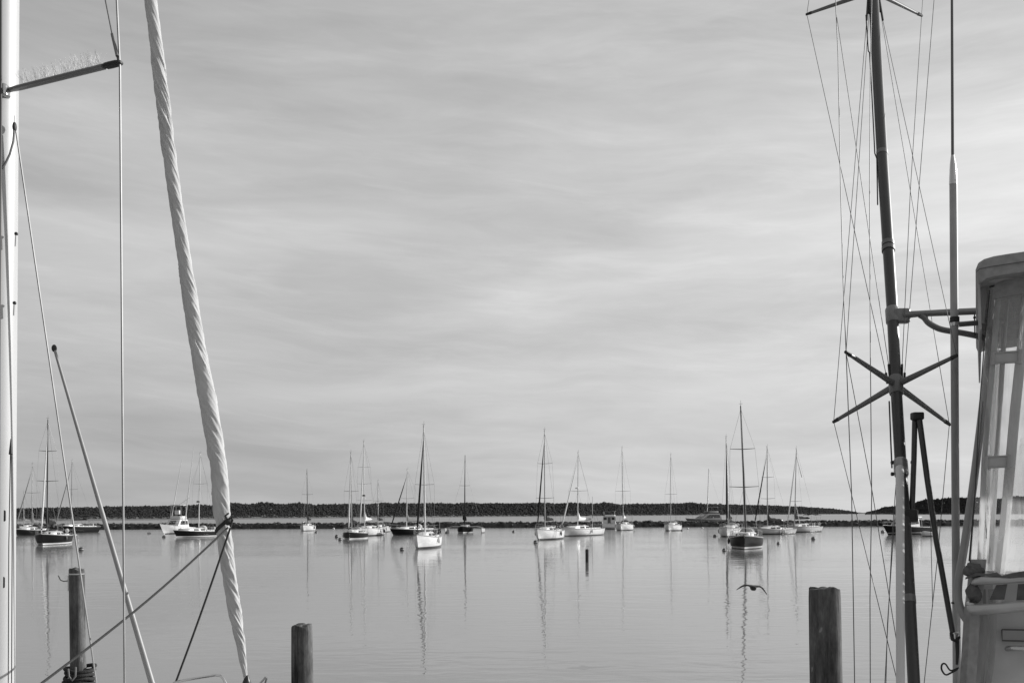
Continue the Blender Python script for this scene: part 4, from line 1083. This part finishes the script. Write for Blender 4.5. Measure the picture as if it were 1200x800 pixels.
def right_boat():
    root = thing('sport_fishing_boat', 'sport fishing boat with canvas and clear vinyl cockpit enclosure, outrigger and tall antenna', 'motor boat', (C0.x, C0.y, 0), atan2(W.y, W.x))
    kw = dict(world=True)
    h = Hull(9.6, 3.0, 1.9, 1.15, ob=.12, os_=0, stern=.92, maxp=.35, dip=.05, vee=1.25)
    mid = C0 + U * 1.42 + W * 3.2
    def hx(mb): # hull coordinates -> world
        mb.v = [tuple(mid + W * x - U * y + V((0, 0, z))) for x, y, z in mb.v]; return mb
    hx(h.hull()).build('hull', mat('hull_gelcoat', .7, .3), root, **kw); hx(h.deck()).build('deck', OFFW(), root, **kw)
    canvas = cloth('boat_canvas', .4, .2, var=.15, scale=30, bump=.004)
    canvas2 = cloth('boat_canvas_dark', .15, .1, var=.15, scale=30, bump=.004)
    tubem = mat('anodised_tube', .35, .35, .5, var=.1)
    fabr = cloth('pale_fabric', .6, .4, var=.08, scale=20, bump=.003)
    cl = vinyl()
    def S(s, z, w=0.0): p = C0 + U * s + W * w; p.z = z; return p
    def sz(px, py, w=0.0): p = A(px, py, w); return (p - C0).dot(U), p.z
    wid = 2.84
    # ---- canvas top: profile in (s, z), mirrored about the middle
    left = [sz(x, y, -.12) for x, y in ((1147.5, 332), (1143.6, 323), (1143.2, 315), (1146, 308), (1152, 304), (1164, 300.5), (1182, 297.5), (1200, 295))]
    s9, z9 = left[-1]
    top = left + [(lerp(s9, wid / 2, q), z9 + .11 * sin(pi / 2 * q) ) for q in (.2, .45, .75, 1.0)]
    full = top + [(wid - s, z) for s, z in top[::-1][1:]]
    th = .105
    under = [(s, max(z - th, full[0][1] + .012)) for s, z in full[1:-1]][::-1]
    under = [(min(max(s, .03), wid - .03), z) for s, z in under]
    prof = full + under
    rings = []
    for w_, k in ((-.14, .985), (-.125, .997), (-.1, 1), (1.2, 1.0), (2.25, 1.0), (2.3, .99)):
        cz = z9 - .05
        rings.append([S(wid / 2 + (s - wid / 2) * k, cz + (z - cz) * (k if k > .99 else .9), w_) for s, z in prof])
    rf = MB().loft(rings).build('canvas_top', canvas, root, sharp=55, **kw)
    MB().tube([A(1144, 319, -.145), A(1148, 315, -.146), A(1160, 312.5, -.146), A(1180, 309.5, -.146), A(1204, 306, -.146)], .0022, 6).build('seam', mat('seam_thread', .12, .9), rf, **kw)
    # piping roll under the lip, with rounded end
    pts = [A(1160, 328.5, -.05), A(1165, 326.5, -.06), A(1180, 321, -.06), A(1200, 315.5, -.06)]
    e = pts[-1] - pts[-2]
    pts += [pts[-1] + e * 2, pts[-1] + e * 5 - V((0, 0, .03))]
    MB().tube(pts, [.016, .024, .025, .025, .025, .025], 12).build('canopy_bow', mat('canopy_bow_alloy', .42, .5, .1), root, **kw)
    def sheet(name, poly, m, th=.004, par=root, w=0.0, wt=None):
        """flat panel on the aft face, given as photo points"""
        ws = wt or [w] * len(poly)
        f = [A(x, y, q) for (x, y), q in zip(poly, ws)]; b = [p + W * th for p in f]
        return MB().loft([f, b]).build(name, m, par, smooth=False, **kw)
    # side valance hanging from the top's edge, farther forward
    MB().loft([[S(.012, sz(1145, 318)[1], -.1), S(.02, sz(1146, 318)[1] - .30, -.06), S(.02, sz(1146, 318)[1] - .30, 2.2), S(.012, sz(1145, 318)[1], 2.25)],
               [S(.02, sz(1145, 318)[1], -.1), S(.03, sz(1146, 318)[1] - .30, -.06), S(.03, sz(1146, 318)[1] - .30, 2.2), S(.02, sz(1145, 318)[1], 2.25)]]).build('side_valance', fabr, root, **kw)
    sheet('side_curtain', [(1145, 316), (1157.5, 318), (1156.5, 345), (1153.5, 378), (1150.5, 378), (1148, 345)], fabr, w=.03)
    # valance across the aft face
    sheet('valance', [(1166, 333), (1200, 321), (1290, 296), (1290, 325), (1200, 343.5), (1163.5, 350.5), (1163.5, 343)], canvas, w=-.02, th=.012)
    # dark sheet painting the shade in the gap between lip and roll
    sheet('gap_shade_sheet', [(1155, 327), (1200, 316), (1300, 290), (1300, 305), (1200, 326), (1160, 337)], canvas2, w=.05, th=.01)
    # ---- enclosure
    edge = [(1159, 340), (1156, 372), (1153, 400), (1150, 440), (1147, 477), (1142.5, 570), (1139, 620), (1135.5, 665)]
    fr2 = [(1203, 352), (1200, 390), (1196, 420), (1189.5, 480), (1182.5, 560), (1177, 620), (1172, 665), (1167, 705)]
    band = [(1166, 352), (1162.5, 400), (1156, 470), (1150, 540), (1147, 620), (1144.5, 665)]
    # clear panel between the edge and the tube frame, in slightly buckled strips
    n = 26; g = []
    for i in range(n + 1):
        y = 345 + (672 - 345) * i / n
        row = []
        for j in range(9):
            q = j / 8; x = lerp(table([(b, a) for a, b in edge], y), table([(b, a) for a, b in fr2], y), q)
            row.append(A(x, y, .012 + .016 * mnoise.noise(V((j * .55, i * .22, 1.7))) * sin(pi * q)))
        g.append(row)
    vp = MB().loft(g, closed=False, cap0=False, cap1=False).build('clear_panel', cl, root, **kw)
    # clear panel to the right of the frame
    g = []
    for i in range(n + 1):
        y = 345 + (672 - 345) * i / n; row = []
        for j in range(9):
            q = j / 8; x = table([(b, a) for a, b in fr2], y); s0 = sz(x, y, .0)[0]; s_ = lerp(s0, 1.35, q); z = A(x, y).z
            row.append(S(s_, z, .012 + .02 * mnoise.noise(V((j * .7, i * .2, 9.7))) * sin(pi * q)))
        g.append(row)
    MB().loft(g, closed=False, cap0=False, cap1=False).build('clear_panel', cl, root, **kw)
    # zipped fabric edge
    def strip(name, line, wpx, m, w=-.004, th=.006, par=root):
        rings = []
        for x, y in line:
            a, b = A(x, y, w), A(x + wpx, y, w); rings.append([a, b, b + W * th, a + W * th])
        return MB().loft(rings).build(name, m, par, smooth=False, **kw)
    strip('zip_edge', edge, 1.3, mat('zip_dark', .05, .8), w=-.008)
    bd = strip('fabric_band', [(x, y) for x, y in band], 6.5, cloth('vinyl_hem', .9, .7, alpha=.4, var=.05), w=-.001)
    # tube frames of the enclosure
    MB().tube([A(x, y, .045) for x, y in fr2], .0235, 12).build('enclosure_frame', cloth('frame_tube_pale', .9, .55), root, **kw)
    MB().tube([A(1181, 352, .35), A(1176, 420, .35), A(1170, 500, .35), A(1163, 580, .35), A(1158, 660, .35)], .009, 8).build('enclosure_frame', cloth('frame_tube_pale', .9, .55), root, **kw)
    # two short fabric ladder straps
    for q in ([(1164.5, 413.5), (1195.5, 411.5), (1194, 424), (1163.5, 425.5)], [(1156.5, 535.5), (1182.5, 534), (1181.5, 546.5), (1155.5, 547.5)]):
        st = sheet('strap', q, cloth('strap_fabric', .9, .6), w=-.012, th=.008)
        for a, b in ((0, 1), (3, 2)):
            MB().tube([A(q[a][0], q[a][1], -.014), A(q[b][0], q[b][1], -.014)], .005, 6).build('strap_edge', mat('strap_hem', .4, .85), st, **kw)
        for a, b in ((0, 3), (1, 2)):
            MB().tube([A(q[a][0], q[a][1] - 2, -.014), A(q[b][0], q[b][1] + 2, -.014)], .009, 6).build('strap_end', mat('strap_hem', .4, .85), st, **kw)
    # sides of the enclosure going forward: clear panels between posts
    zt, zb2 = sz(1150, 345)[1], sz(1136, 680)[1]
    xl_t, xl_b = sz(1158, 345)[0], sz(1136, 680)[0]
    for side in (0, 1):
        f = (lambda s: s) if side == 0 else (lambda s: wid - s)
        for w_ in (1.1, 2.15):
            MB().tube([S(f(xl_b + .1), zb2 - .1, w_), S(f(xl_t + .1), zt + .03, w_)], .014, 16).build('enclosure_post', cloth('frame_tube_pale', .9, .55), root, **kw)
        MB().loft([[S(f(xl_b + a_), zb2, .05), S(f(xl_b + a_ + .05), zb2, 2.13), S(f(xl_t + a_ + .05), zt, 2.13), S(f(xl_t + a_), zt, .05)] for a_ in (.035, .038)]).build('side_window', cl, root, smooth=False, **kw)
    # ---- lower canvas skirt and cockpit bulkhead
    sk = []
    ln = [(1136.5, 655), (1133, 690), (1129.5, 717), (1127, 760), (1124.5, 800), (1121, 850), (1114, 960)]
    for i, (x, y) in enumerate(ln):
        a = A(x, y, -.012); wd = 19.5 + .4 * sin(i * 1.3)
        sk.append([A(x, y, .02), A(x + 1, y, -.006), A(x + wd * .4, y, -.03), A(x + wd * .75, y, -.026), A(x + wd, y, -.008), A(x + wd, y, .012)])
    MB().loft(sk, closed=True).build('canvas_skirt', canvas, root, **kw)
    # cockpit side below the rails with moulded door and handle
    bk = []
    for y in (668, 705, 735, 800, 900, 1010):
        x0 = table([(b, a) for a, b in ln], y) + 6; a = A(x0, y, .10); s0, z = (a - C0).dot(U), a.z
        bk.append([S(s0, z, .10), S(.34, z, .06), S(1.35, z, .06), S(1.35, z, .12), S(s0, z, .16)])
    MB().loft(bk).build('bulkhead', mat('bulkhead_grey', .6, .4, var=.1), root, smooth=False, **kw)
    fr = MB(); q = [A(1174, 737, .045), A(1215, 738, .045), A(1215, 751, .045), A(1174.5, 750, .045)]
    fr.tube(q + [q[0]], .004, 6); fr.build('locker_frame', mat('locker_edge', .1, .5), root, **kw)
    MB().loft([q, [p + W * .02 for p in q]]).build('locker_door', mat('locker_panel', .34, .35), root, smooth=False, **kw)
    MB().tube([A(1180, 760, .06), A(1181, 759.5, .02), A(1185, 759, .0), A(1215, 759.5, .0), A(1222, 760, .05)], [.012, .014, .013, .013, .012], 10).build('handle', STEEL(), root, **kw)
    strip('zip_edge', [(1151, 690), (1153, 740), (1149, 800), (1142, 870)], 4, mat('vinyl_hem_low', .35, .5), w=.03)
    strip('clear_flap', [(1158, 690), (1160, 740), (1157, 780), (1149, 830)], 8, cl, w=.02)
    # ---- two grab rails with canvas wraps and straps
    rm = mat('rail_tube', .5, .35, .4, var=.08)
    def ext(pts, d): e = (pts[-1] - pts[-2]).normalized(); return pts + [pts[-1] + e * d]
    MB().tube(ext([A(1141, 683.5, -.03), A(1144, 681, -.06), A(1150, 680, -.07), A(1175, 679, -.07), A(1200, 677, -.07)], 1.3), [.012, .018, .0205, .0205, .0205, .0205], 14).build('grab_rail', rm, root, **kw)
    MB().tube(ext([A(1137.5, 711, -.03), A(1140, 713.5, -.06), A(1146, 714, -.08), A(1175, 712, -.08), A(1200, 709.5, -.08)], 1.3), [.02, .025, .0265, .0265, .0265, .0265], 14).build('grab_rail', rm, root, **kw)
    MB().ball(A(1137.5, 707, -.035), .022, 10, (1, 1, .8)).build('rail_end', STEEL(), root, **kw)
    # crumpled wraps of dark canvas
    def crumple(name, c, r, sc, seed):
        vs, fs = ico(4); c = V(c)
        mb = MB(); mb.add([c + V((p.x * sc[0], p.y * sc[1], p.z * sc[2])) * (r * (1 + .35 * mnoise.noise(p * 1.6 + V((seed, 0, 0))) + .2 * mnoise.noise(p * 4 + V((0, seed, 0))))) for p in vs], fs)
        return mb.build(name, canvas2, root, sharp=70, **kw)
    crumple('canvas_wrap', A(1141, 668, -.03), .038, (1.15, .9, 1.05), 2.0)
    crumple('canvas_wrap', A(1141, 694, -.03), .04, (.8, .7, 1.15), 7.0)
    MB().loft([[A(1131.5, 676, -.055), A(1131, 678.5, -.055), A(1131, 678.5, -.02), A(1131.5, 676, -.02)], [A(1144, 670.5, -.06), A(1146, 674, -.065), A(1146, 674, -.02), A(1144, 670.5, -.02)],
               [A(1158, 672, -.07), A(1160, 674.5, -.085), A(1160, 674.5, -.03), A(1158, 672, -.03)], [A(1168, 670, -.08), A(1175, 675, -.09), A(1175, 675, -.03), A(1168, 670, -.03)]]).build('rail_cloth', canvas2, root, **kw)
    sheet('rail_cloth', [(1173, 675), (1186, 671.5), (1260, 660), (1260, 667), (1200, 675.5), (1184, 677)], canvas2, w=-.095, th=.05)
    for q in ([(1167.5, 685), (1180.5, 684), (1177, 702), (1159.5, 702.5)], [(1193, 684), (1212, 683), (1212, 702), (1191, 703)]):
        sheet('hanging_strap', q, canvas2, w=-.055, th=.01)
    # ---- inside: white helm seat and rounded console seen through the vinyl
    st = MB().rbox(S(.62, 2.62, 1.0), (.55, .5, .75), .2, -.44).build('helm_seat', mat('seat_vinyl', .75, .35), root, **kw)
    MB().rbox(S(.58, 3.0, 1.15), (.5, .14, .38), .07, -.44).build('seat_back', mat('seat_vinyl', .75, .35), st, **kw)
    MB().rbox(S(1.2, 2.35, 1.55), (1.6, .6, .9), .2, -.44).build('helm_console', mat('console_white', .62, .35), root, **kw)
    crumple_ = MB().ball(S(.45, 2.72, .45), .16, 16, (1.3, .8, .8)).build('stowed_fender', mat('fender_white', .7, .4), root, **kw)
    # ---- hardtop bracket arms holding the outrigger
    bt = mat('bracket_tube', .22, .4, .3, var=.1)
    DB = 6.15
    MB().tube([P(1050, 370, DB + .05), P(1060, 369, DB), P(1078, 367.5, DB), P(1110, 366, DB - .02), P(1156, 364, DB - .05)], [.022, .022, .019, .021, .021], 14).build('bracket_arm', bt, root, **kw)
    MB().tube(smooth([P(1078, 369, DB), P(1083, 372, DB), P(1088, 378, DB), P(1096, 383, DB), P(1106, 386.5, DB), P(1130, 390.5, DB), P(1154, 395.5, DB)]), .0185, 14).build('bracket_brace', bt, root, **kw)
    MB().tube([P(1120, 380.2, DB - .38), P(1156, 377.5, DB - .3)], .0155, 12).build('antenna_mount', bt, root, **kw)
    ln_ = MB(); ln_.tube([P(1142, 368, DB - .1), P(1142.5, 393, DB - .1)], .004, 5); ln_.ball(P(1142, 372, DB - .1), .009, 8); ln_.build('hanging_cord', BLACK(), root, **kw)
    # ---- outrigger pole, raked away from us
    BA = .5
    def OD(y): # depth along the raked pole at photo height y
        t = ((HZ0 - y) / F * 5.0 + .83) / (.866 - BA * (HZ0 - y) / F); return 5.0 + BA * t
    pole_px = [(800, 1071), (700, 1065.8), (600, 1059.8), (545, 1055.5), (450, 1049.8), (360, 1045.5), (200, 1034.8), (100, 1029), (0, 1023.8), (-60, 1020.5)]
    def OP(y, dx=0.0): return P(table([(b, a) for b, a in pole_px[::-1]], y) + dx, y, OD(y))
    om = mat('outrigger_dark', .05, .36, .0, var=.12, scale=3, stretch=(1, 1, .15))
    ys = [905, 800, 700, 600, 545, 450, 360, 270, 200, 100, 0, -60]
    pole_px = [(905, 1078)] + pole_px
    pw = [(-60, 11), (0, 11.2), (200, 12.4), (360, 12.8), (450, 12.6), (545, 13.2), (600, 13), (800, 14), (905, 14)]
    og = MB().tube([OP(y) for y in ys], [table(pw, y) / 2 * OD(y) / F for y in ys], 56).build('outrigger', om, root, **kw)
    # silver support tube standing beside it
    sv = mat('silver_tube', .62, .6, .0, var=.08, scale=2, stretch=(1, 1, .2))
    MB().tube([P(1054.4, 548, OD(548) - .1), P(1054.8, 600, OD(600) - .22), P(1055, 700, OD(700) - .3), P(1055.2, 800, OD(800) - .36), P(1055.4, 900, OD(900) - .4)], [.022, .0215, .0205, .0195, .019], 56).build('support_tube', sv, root, **kw)
    for y, k in ((286, 1.12), (292, 1.18), (180, 1.06), (700, 1.05), (704, 1.07)):
        r_ = table(pw, y) / 2 * OD(y) / F * k; MB().tube([OP(y - 2.2), OP(y + 2.2)], r_, 18).build('pole_band', mat('band_alloy', .16, .4, .4), og, **kw)
    # clamp collar at the joint with bolts
    c = OP(548); d_ = (OP(540) - OP(556)).normalized()
    cm = mat('clamp_metal', .35, .35, .8)
    cl_ = MB().tube([c - d_ * .055, c - d_ * .045, c + d_ * .045, c + d_ * .055], [.034, .039, .039, .034], 18).build('clamp', cm, og, **kw)
    for sx in (-.05, .05):
        for zz in (-.035, .03):
            MB().tube([c + V((sx, -.02, zz)), c + V((sx * 1.25, -.02, zz))], .011, 8).build('bolt', BLACK(), og, **kw)
    c = OP(370); MB().tube([c - d_ * .06, c - d_ * .05, c + d_ * .05, c + d_ * .06], [.036, .042, .042, .036], 18).build('clamp', bt, og, **kw)
    MB().rbox(OP(371, 9) + V((0, -.02, 0)), (.1, .06, .09), .02).build('clamp_block', bt, og, **kw)
    # joint block low on the pole
    MB().rbox(OP(604, 5), (.09, .07, .07), .02).build('joint_block', BLACK(), og, **kw)
    # spreader arms (two crosses)
    sm2 = mat('spreader_alloy', .16, .45, .3)
    def arm(c, px, py, dd, r0=.021, r1=.012):
        tp = P(px, py, c.y + dd); a = c + (tp - c) * .03
        o = MB().tube([a, a + (tp - a) * .94], [r0, r1], 10, .75).build('spreader_arm', sm2, og, **kw)
        MB().tube([a + (tp - a) * .92, tp + (tp - a) * .012], [r1 * 1.15, r1 * .8], 8).build('arm_tip', BLACK(), og, **kw)
        return tp
    cc = OP(451)
    T = {k: arm(cc, px, py, dd) for k, (px, py, dd) in dict(ul=(991.5, 412.5, -.32), ll=(977, 494, .36), ur=(1121, 416.5, -.34), lr=(1112.5, 497, .34)).items()}
    c = cc; MB().tube([c - d_ * .07, c - d_ * .06, c + d_ * .05, c + d_ * .06], [.036, .041, .042, .036], 16).build('spreader_collar', sm2, og, **kw)
    for px in (-11, -7, 8, 11):
        a = OP(449, px * .9); b = OP(449 - (22 if px in (-7, 8) else 12), px * 1.05 if abs(px) < 10 else px); MB().tube([a, b], .0075, 6).build('wire_fork', BLACK(), og, **kw)
    c2 = OP(-10)
    T2 = {k: arm(c2, px, py, dd) for k, (px, py, dd) in dict(ll=(945.5, 17, .45), lr=(1080, 18.5, .42), ul=(962, -70, -.4), ur=(1098, -66, -.4)).items()}
    MB().tube([c2 - d_ * .07, c2 + d_ * .06], .05, 14).build('spreader_collar', sm2, og, **kw)
    for px, l in ((-9, 24), (-6, 16), (7, 14), (9, 24)):
        MB().tube([OP(-4, px * .7), OP(l, px * 1.05)], .008, 6).build('wire_fork', BLACK(), og, **kw)
    wm = mat('thin_wire', .12, .5, .5)
    def wire(*pts, r=.0021):
        MB().tube(pts, r, 5).build('stay_wire', wm, og, **kw)
    def Q(px, py, d): return P(px, py, d)
    roots_l, roots_r = OP(432, -6), OP(430, 12)
    wire(P(948, 0, T2['ll'].y - .05), T2['ll'], OP(437.5, -11))
    wire(P(979, -30, 6.6), P(979.5, 10, 6.6), P(982, 63, 6.55), P(985, 220, 6.2), P(988, 330, 5.95), T['ul'], r=.0026)
    wire(P(980, 16, 6.6), OP(428, -7.35))
    wire(OP(24, -9.4), T['ll']); wire(OP(16, -6.3), T['ul'])
    wire(T2['lr'], P(1067, 220, OD(300)), OP(428, 8.4)); wire(P(1095, -5, OD(0) - .4), P(1077, 220, OD(220) - .2), OP(437.5, 11))
    wire(P(1084, -40, OD(0)), T2['lr'])
    wire(OP(14, 7.3), T['lr']); wire(OP(24, 9.4), T['ur'])
    wire(P(1022, -20, 6.9), P(1020, 69, 6.8), P(1019, 220, 6.4), P(1020, 420, 5.9), P(1021.5, 580, 5.5), P(1019.5, 700, 5.3), P(1020, 830, 5.1), r=.0026)
    wire(T['ll'], P(1052, 800, 5.15)); wire(T['ul'], P(1022, 575, 5.4), P(1053, 765, 5.2))
    wire(T['ul'], P(998, 580, 5.4), P(1001.5, 800, 5.0), P(1003, 850, 4.9), r=.0026)
    wire(OP(552, -5), P(1046, 620, 5.4), P(1041, 720, 5.2), P(1037, 800, 5.0), P(1034, 850, 4.9)); wire(OP(552, -3), P(1047.5, 620, 5.42), P(1040, 730, 5.22), P(1037.5, 830, 5.02))
    wire(T['lr'], P(1105, 580, 5.6), P(1099, 650, 5.4), P(1083, 800, 5.1), P(1077, 850, 5.0)); wire(P(1090, 596, 5.6), P(1093, 710, 5.2), r=.0018)
    MB().tube([OP(18, -10), OP(60, -9.5), OP(62, -8), OP(120, -8), OP(180, -8.5), OP(186, -6.5), OP(240, -9)], .0045, 5).build('loose_line', BLACK(), og, **kw)
    MB().tube([OP(470, -9), OP(520, -10), OP(548, -10.5)], .0045, 5).build('loose_line', BLACK(), og, **kw)
    # ---- folding strut: two dark legs under a cap
    dk = mat('strut_dark', .07, .3, .6)
    sa = MB().tube([P(1072, 492, 5.6), P(1071, 540, 5.55), P(1068.5, 603, 5.5)], .0148, 14).build('strut_leg', dk, root, **kw)
    MB().tube([P(1077.5, 492, 5.58), P(1086.5, 560, 5.5), P(1097.5, 635, 5.4), P(1100.8, 652, 5.36), P(1117, 744, 5.15)], [.0158, .0155, .0148, .0146, .0138], 14).build('strut_leg', dk, root, **kw)
    MB().rbox(P(1074.8, 487.5, 5.59), (.062, .06, .042), .012).build('strut_cap', BLACK(), root, **kw)
    # bracket at its foot
    fb = MB().rbox(P(1119, 745, 5.12), (.045, .05, .04), .015).build('foot_bracket', STEEL(), root, **kw)
    MB().tube([P(1114.5, 741, 5.1), P(1116, 749, 5.08), P(1121, 751, 5.08), P(1124, 746, 5.1)], .008, 8).build('bracket_pin', BLACK(), fb, **kw)
    MB().tube([P(1121.5, 748, 5.1), P(1122, 765, 5.08), P(1121.5, 778, 5.06)], [.011, .009, .007], 8).build('bracket_strap', BLACK(), fb, **kw)
    lp = [P(1123, 782, 5.05), P(1114, 785, 5.03), P(1108, 777.5, 5.02), P(1104, 778, 5.02), P(1103.5, 784, 5.02), P(1108, 790, 5.02), P(1114, 788, 5.03), P(1122, 783.5, 5.04)]
    MB().tube(smooth(lp), .0045, 6).build('wire_loop', BLACK(), fb, **kw)
    # ---- antenna
    am = mat('antenna_tube', .36, .45, .1)
    DA = 5.75
    an = MB().tube([P(1117.2, 212, DA), P(1118.5, 400, DA), P(1119.5, 560, DA), P(1121, 760, DA - .1), P(1121.5, 860, DA - .1)], .0215, 40).build('antenna', am, root, **kw)
    MB().tube([P(1116.3, 182, DA), P(1116.6, 192, DA), P(1116.9, 199, DA), P(1117.1, 216, DA)], [.009, .016, .019, .0225], 14).build('ferrule', STEEL(), an, **kw)
    MB().tube([P(1115.2, -60, DA), P(1115.5, 0, DA), P(1116.3, 186, DA)], [.006, .0072, .0085], 8).build('whip', mat('antenna_whip', .12, .5), an, **kw)
    MB().tube([P(1118.7, 371.5, DA), P(1118.7, 377.5, DA)], .026, 14).build('ring_clamp', BLACK(), an, **kw)
    MB().tube([P(1118.7, 378, DA), P(1118.7, 382, DA)], .025, 14).build('ring_clamp', STEEL(), an, **kw)
    MB().tube([P(1120, 705, DA - .08), P(1120, 707, DA - .08)], .0235, 14).build('ring_clamp', BLACK(), an, **kw)
    # ---- bent grab tube along the enclosure's edge
    MB().tube(smooth([P(1162, 385, 5.5), P(1157, 430, 5.45), P(1151.5, 478, 5.38), P(1146.5, 520, 5.32), P(1139.5, 575, 5.25), P(1130, 640, 5.2), P(1124, 675, 5.17), P(1122.5, 692, 5.15), P(1123.5, 706, 5.12), P(1128, 718, 5.08), P(1133, 726, 5.05)]), .0205, 14).build('bent_grab_tube', mat('grab_tube', .32, .4, .3), root, **kw)
    MB().tube([P(1152, 470, 5.25), P(1144, 560, 5.2), P(1137, 640, 5.12), P(1135.5, 657, 5.1)], .003, 6).build('lashing_cord', BLACK(), root, **kw)
right_boat()

# ------------------------------------------------------------------ bird
def bird():
    Y = 21.0; rings = []
    sp = [(863.3, 691.3, .02, .25), (866, 689.3, .05, .5), (869.5, 687, .085, .8), (874, 685.2, .12, 1.1), (878, 685.8, .13, 1.3), (880.8, 687.0, .13, 2.2), (882.6, 687.8, .14, 2.6), (884.4, 687.4, .13, 2.2), (887, 686.7, .13, 1.3), (890.5, 686.8, .125, 1.2), (893.5, 688.6, .105, .95), (896.5, 692.2, .07, .75), (899.6, 697.0, .025, .3)]
    mb = MB()
    for i, (x, y, c, t) in enumerate(sp):
        p = P(x, y, Y); yo = .05 * abs(i - 6) / 6
        rings.append([p + V((0, c * cos(a) + yo, t * Y / F * sin(a) * (1 if sin(a) > 0 else .8))) for a in [2 * pi * k / 12 for k in range(12)]])
    mb.loft(rings)
    c = P(882.6, 688.4, Y)
    mb.tube([c + V((0, .24, .01)), c + V((0, .17, .0)), c + V((0, .05, -.01)), c + V((0, -.08, -.005)), c + V((0, -.15, .01)), c + V((0, -.19, .012)), c + V((0, -.245, .005))], [.02, .03, .052, .05, .032, .028, .006], 12)
    mb.loft([[c + V((-.02, .2, .01)), c + V((.02, .2, .01)), c + V((.02, .2, .025)), c + V((-.02, .2, .025))], [c + V((-.05, .34, .012)), c + V((.05, .34, .012)), c + V((.05, .34, .02)), c + V((-.05, .34, .02))]])
    o = mb.build('bird', mat('bird_plumage', .03, .7, var=.3, scale=30))
    rm = o.modifiers.new('skin', 'REMESH'); rm.mode = 'VOXEL'; rm.voxel_size = .006; rm.use_smooth_shade = True
    tag(o, 'dark bird gliding low over the water with wings spread and drooped', 'bird')
bird()
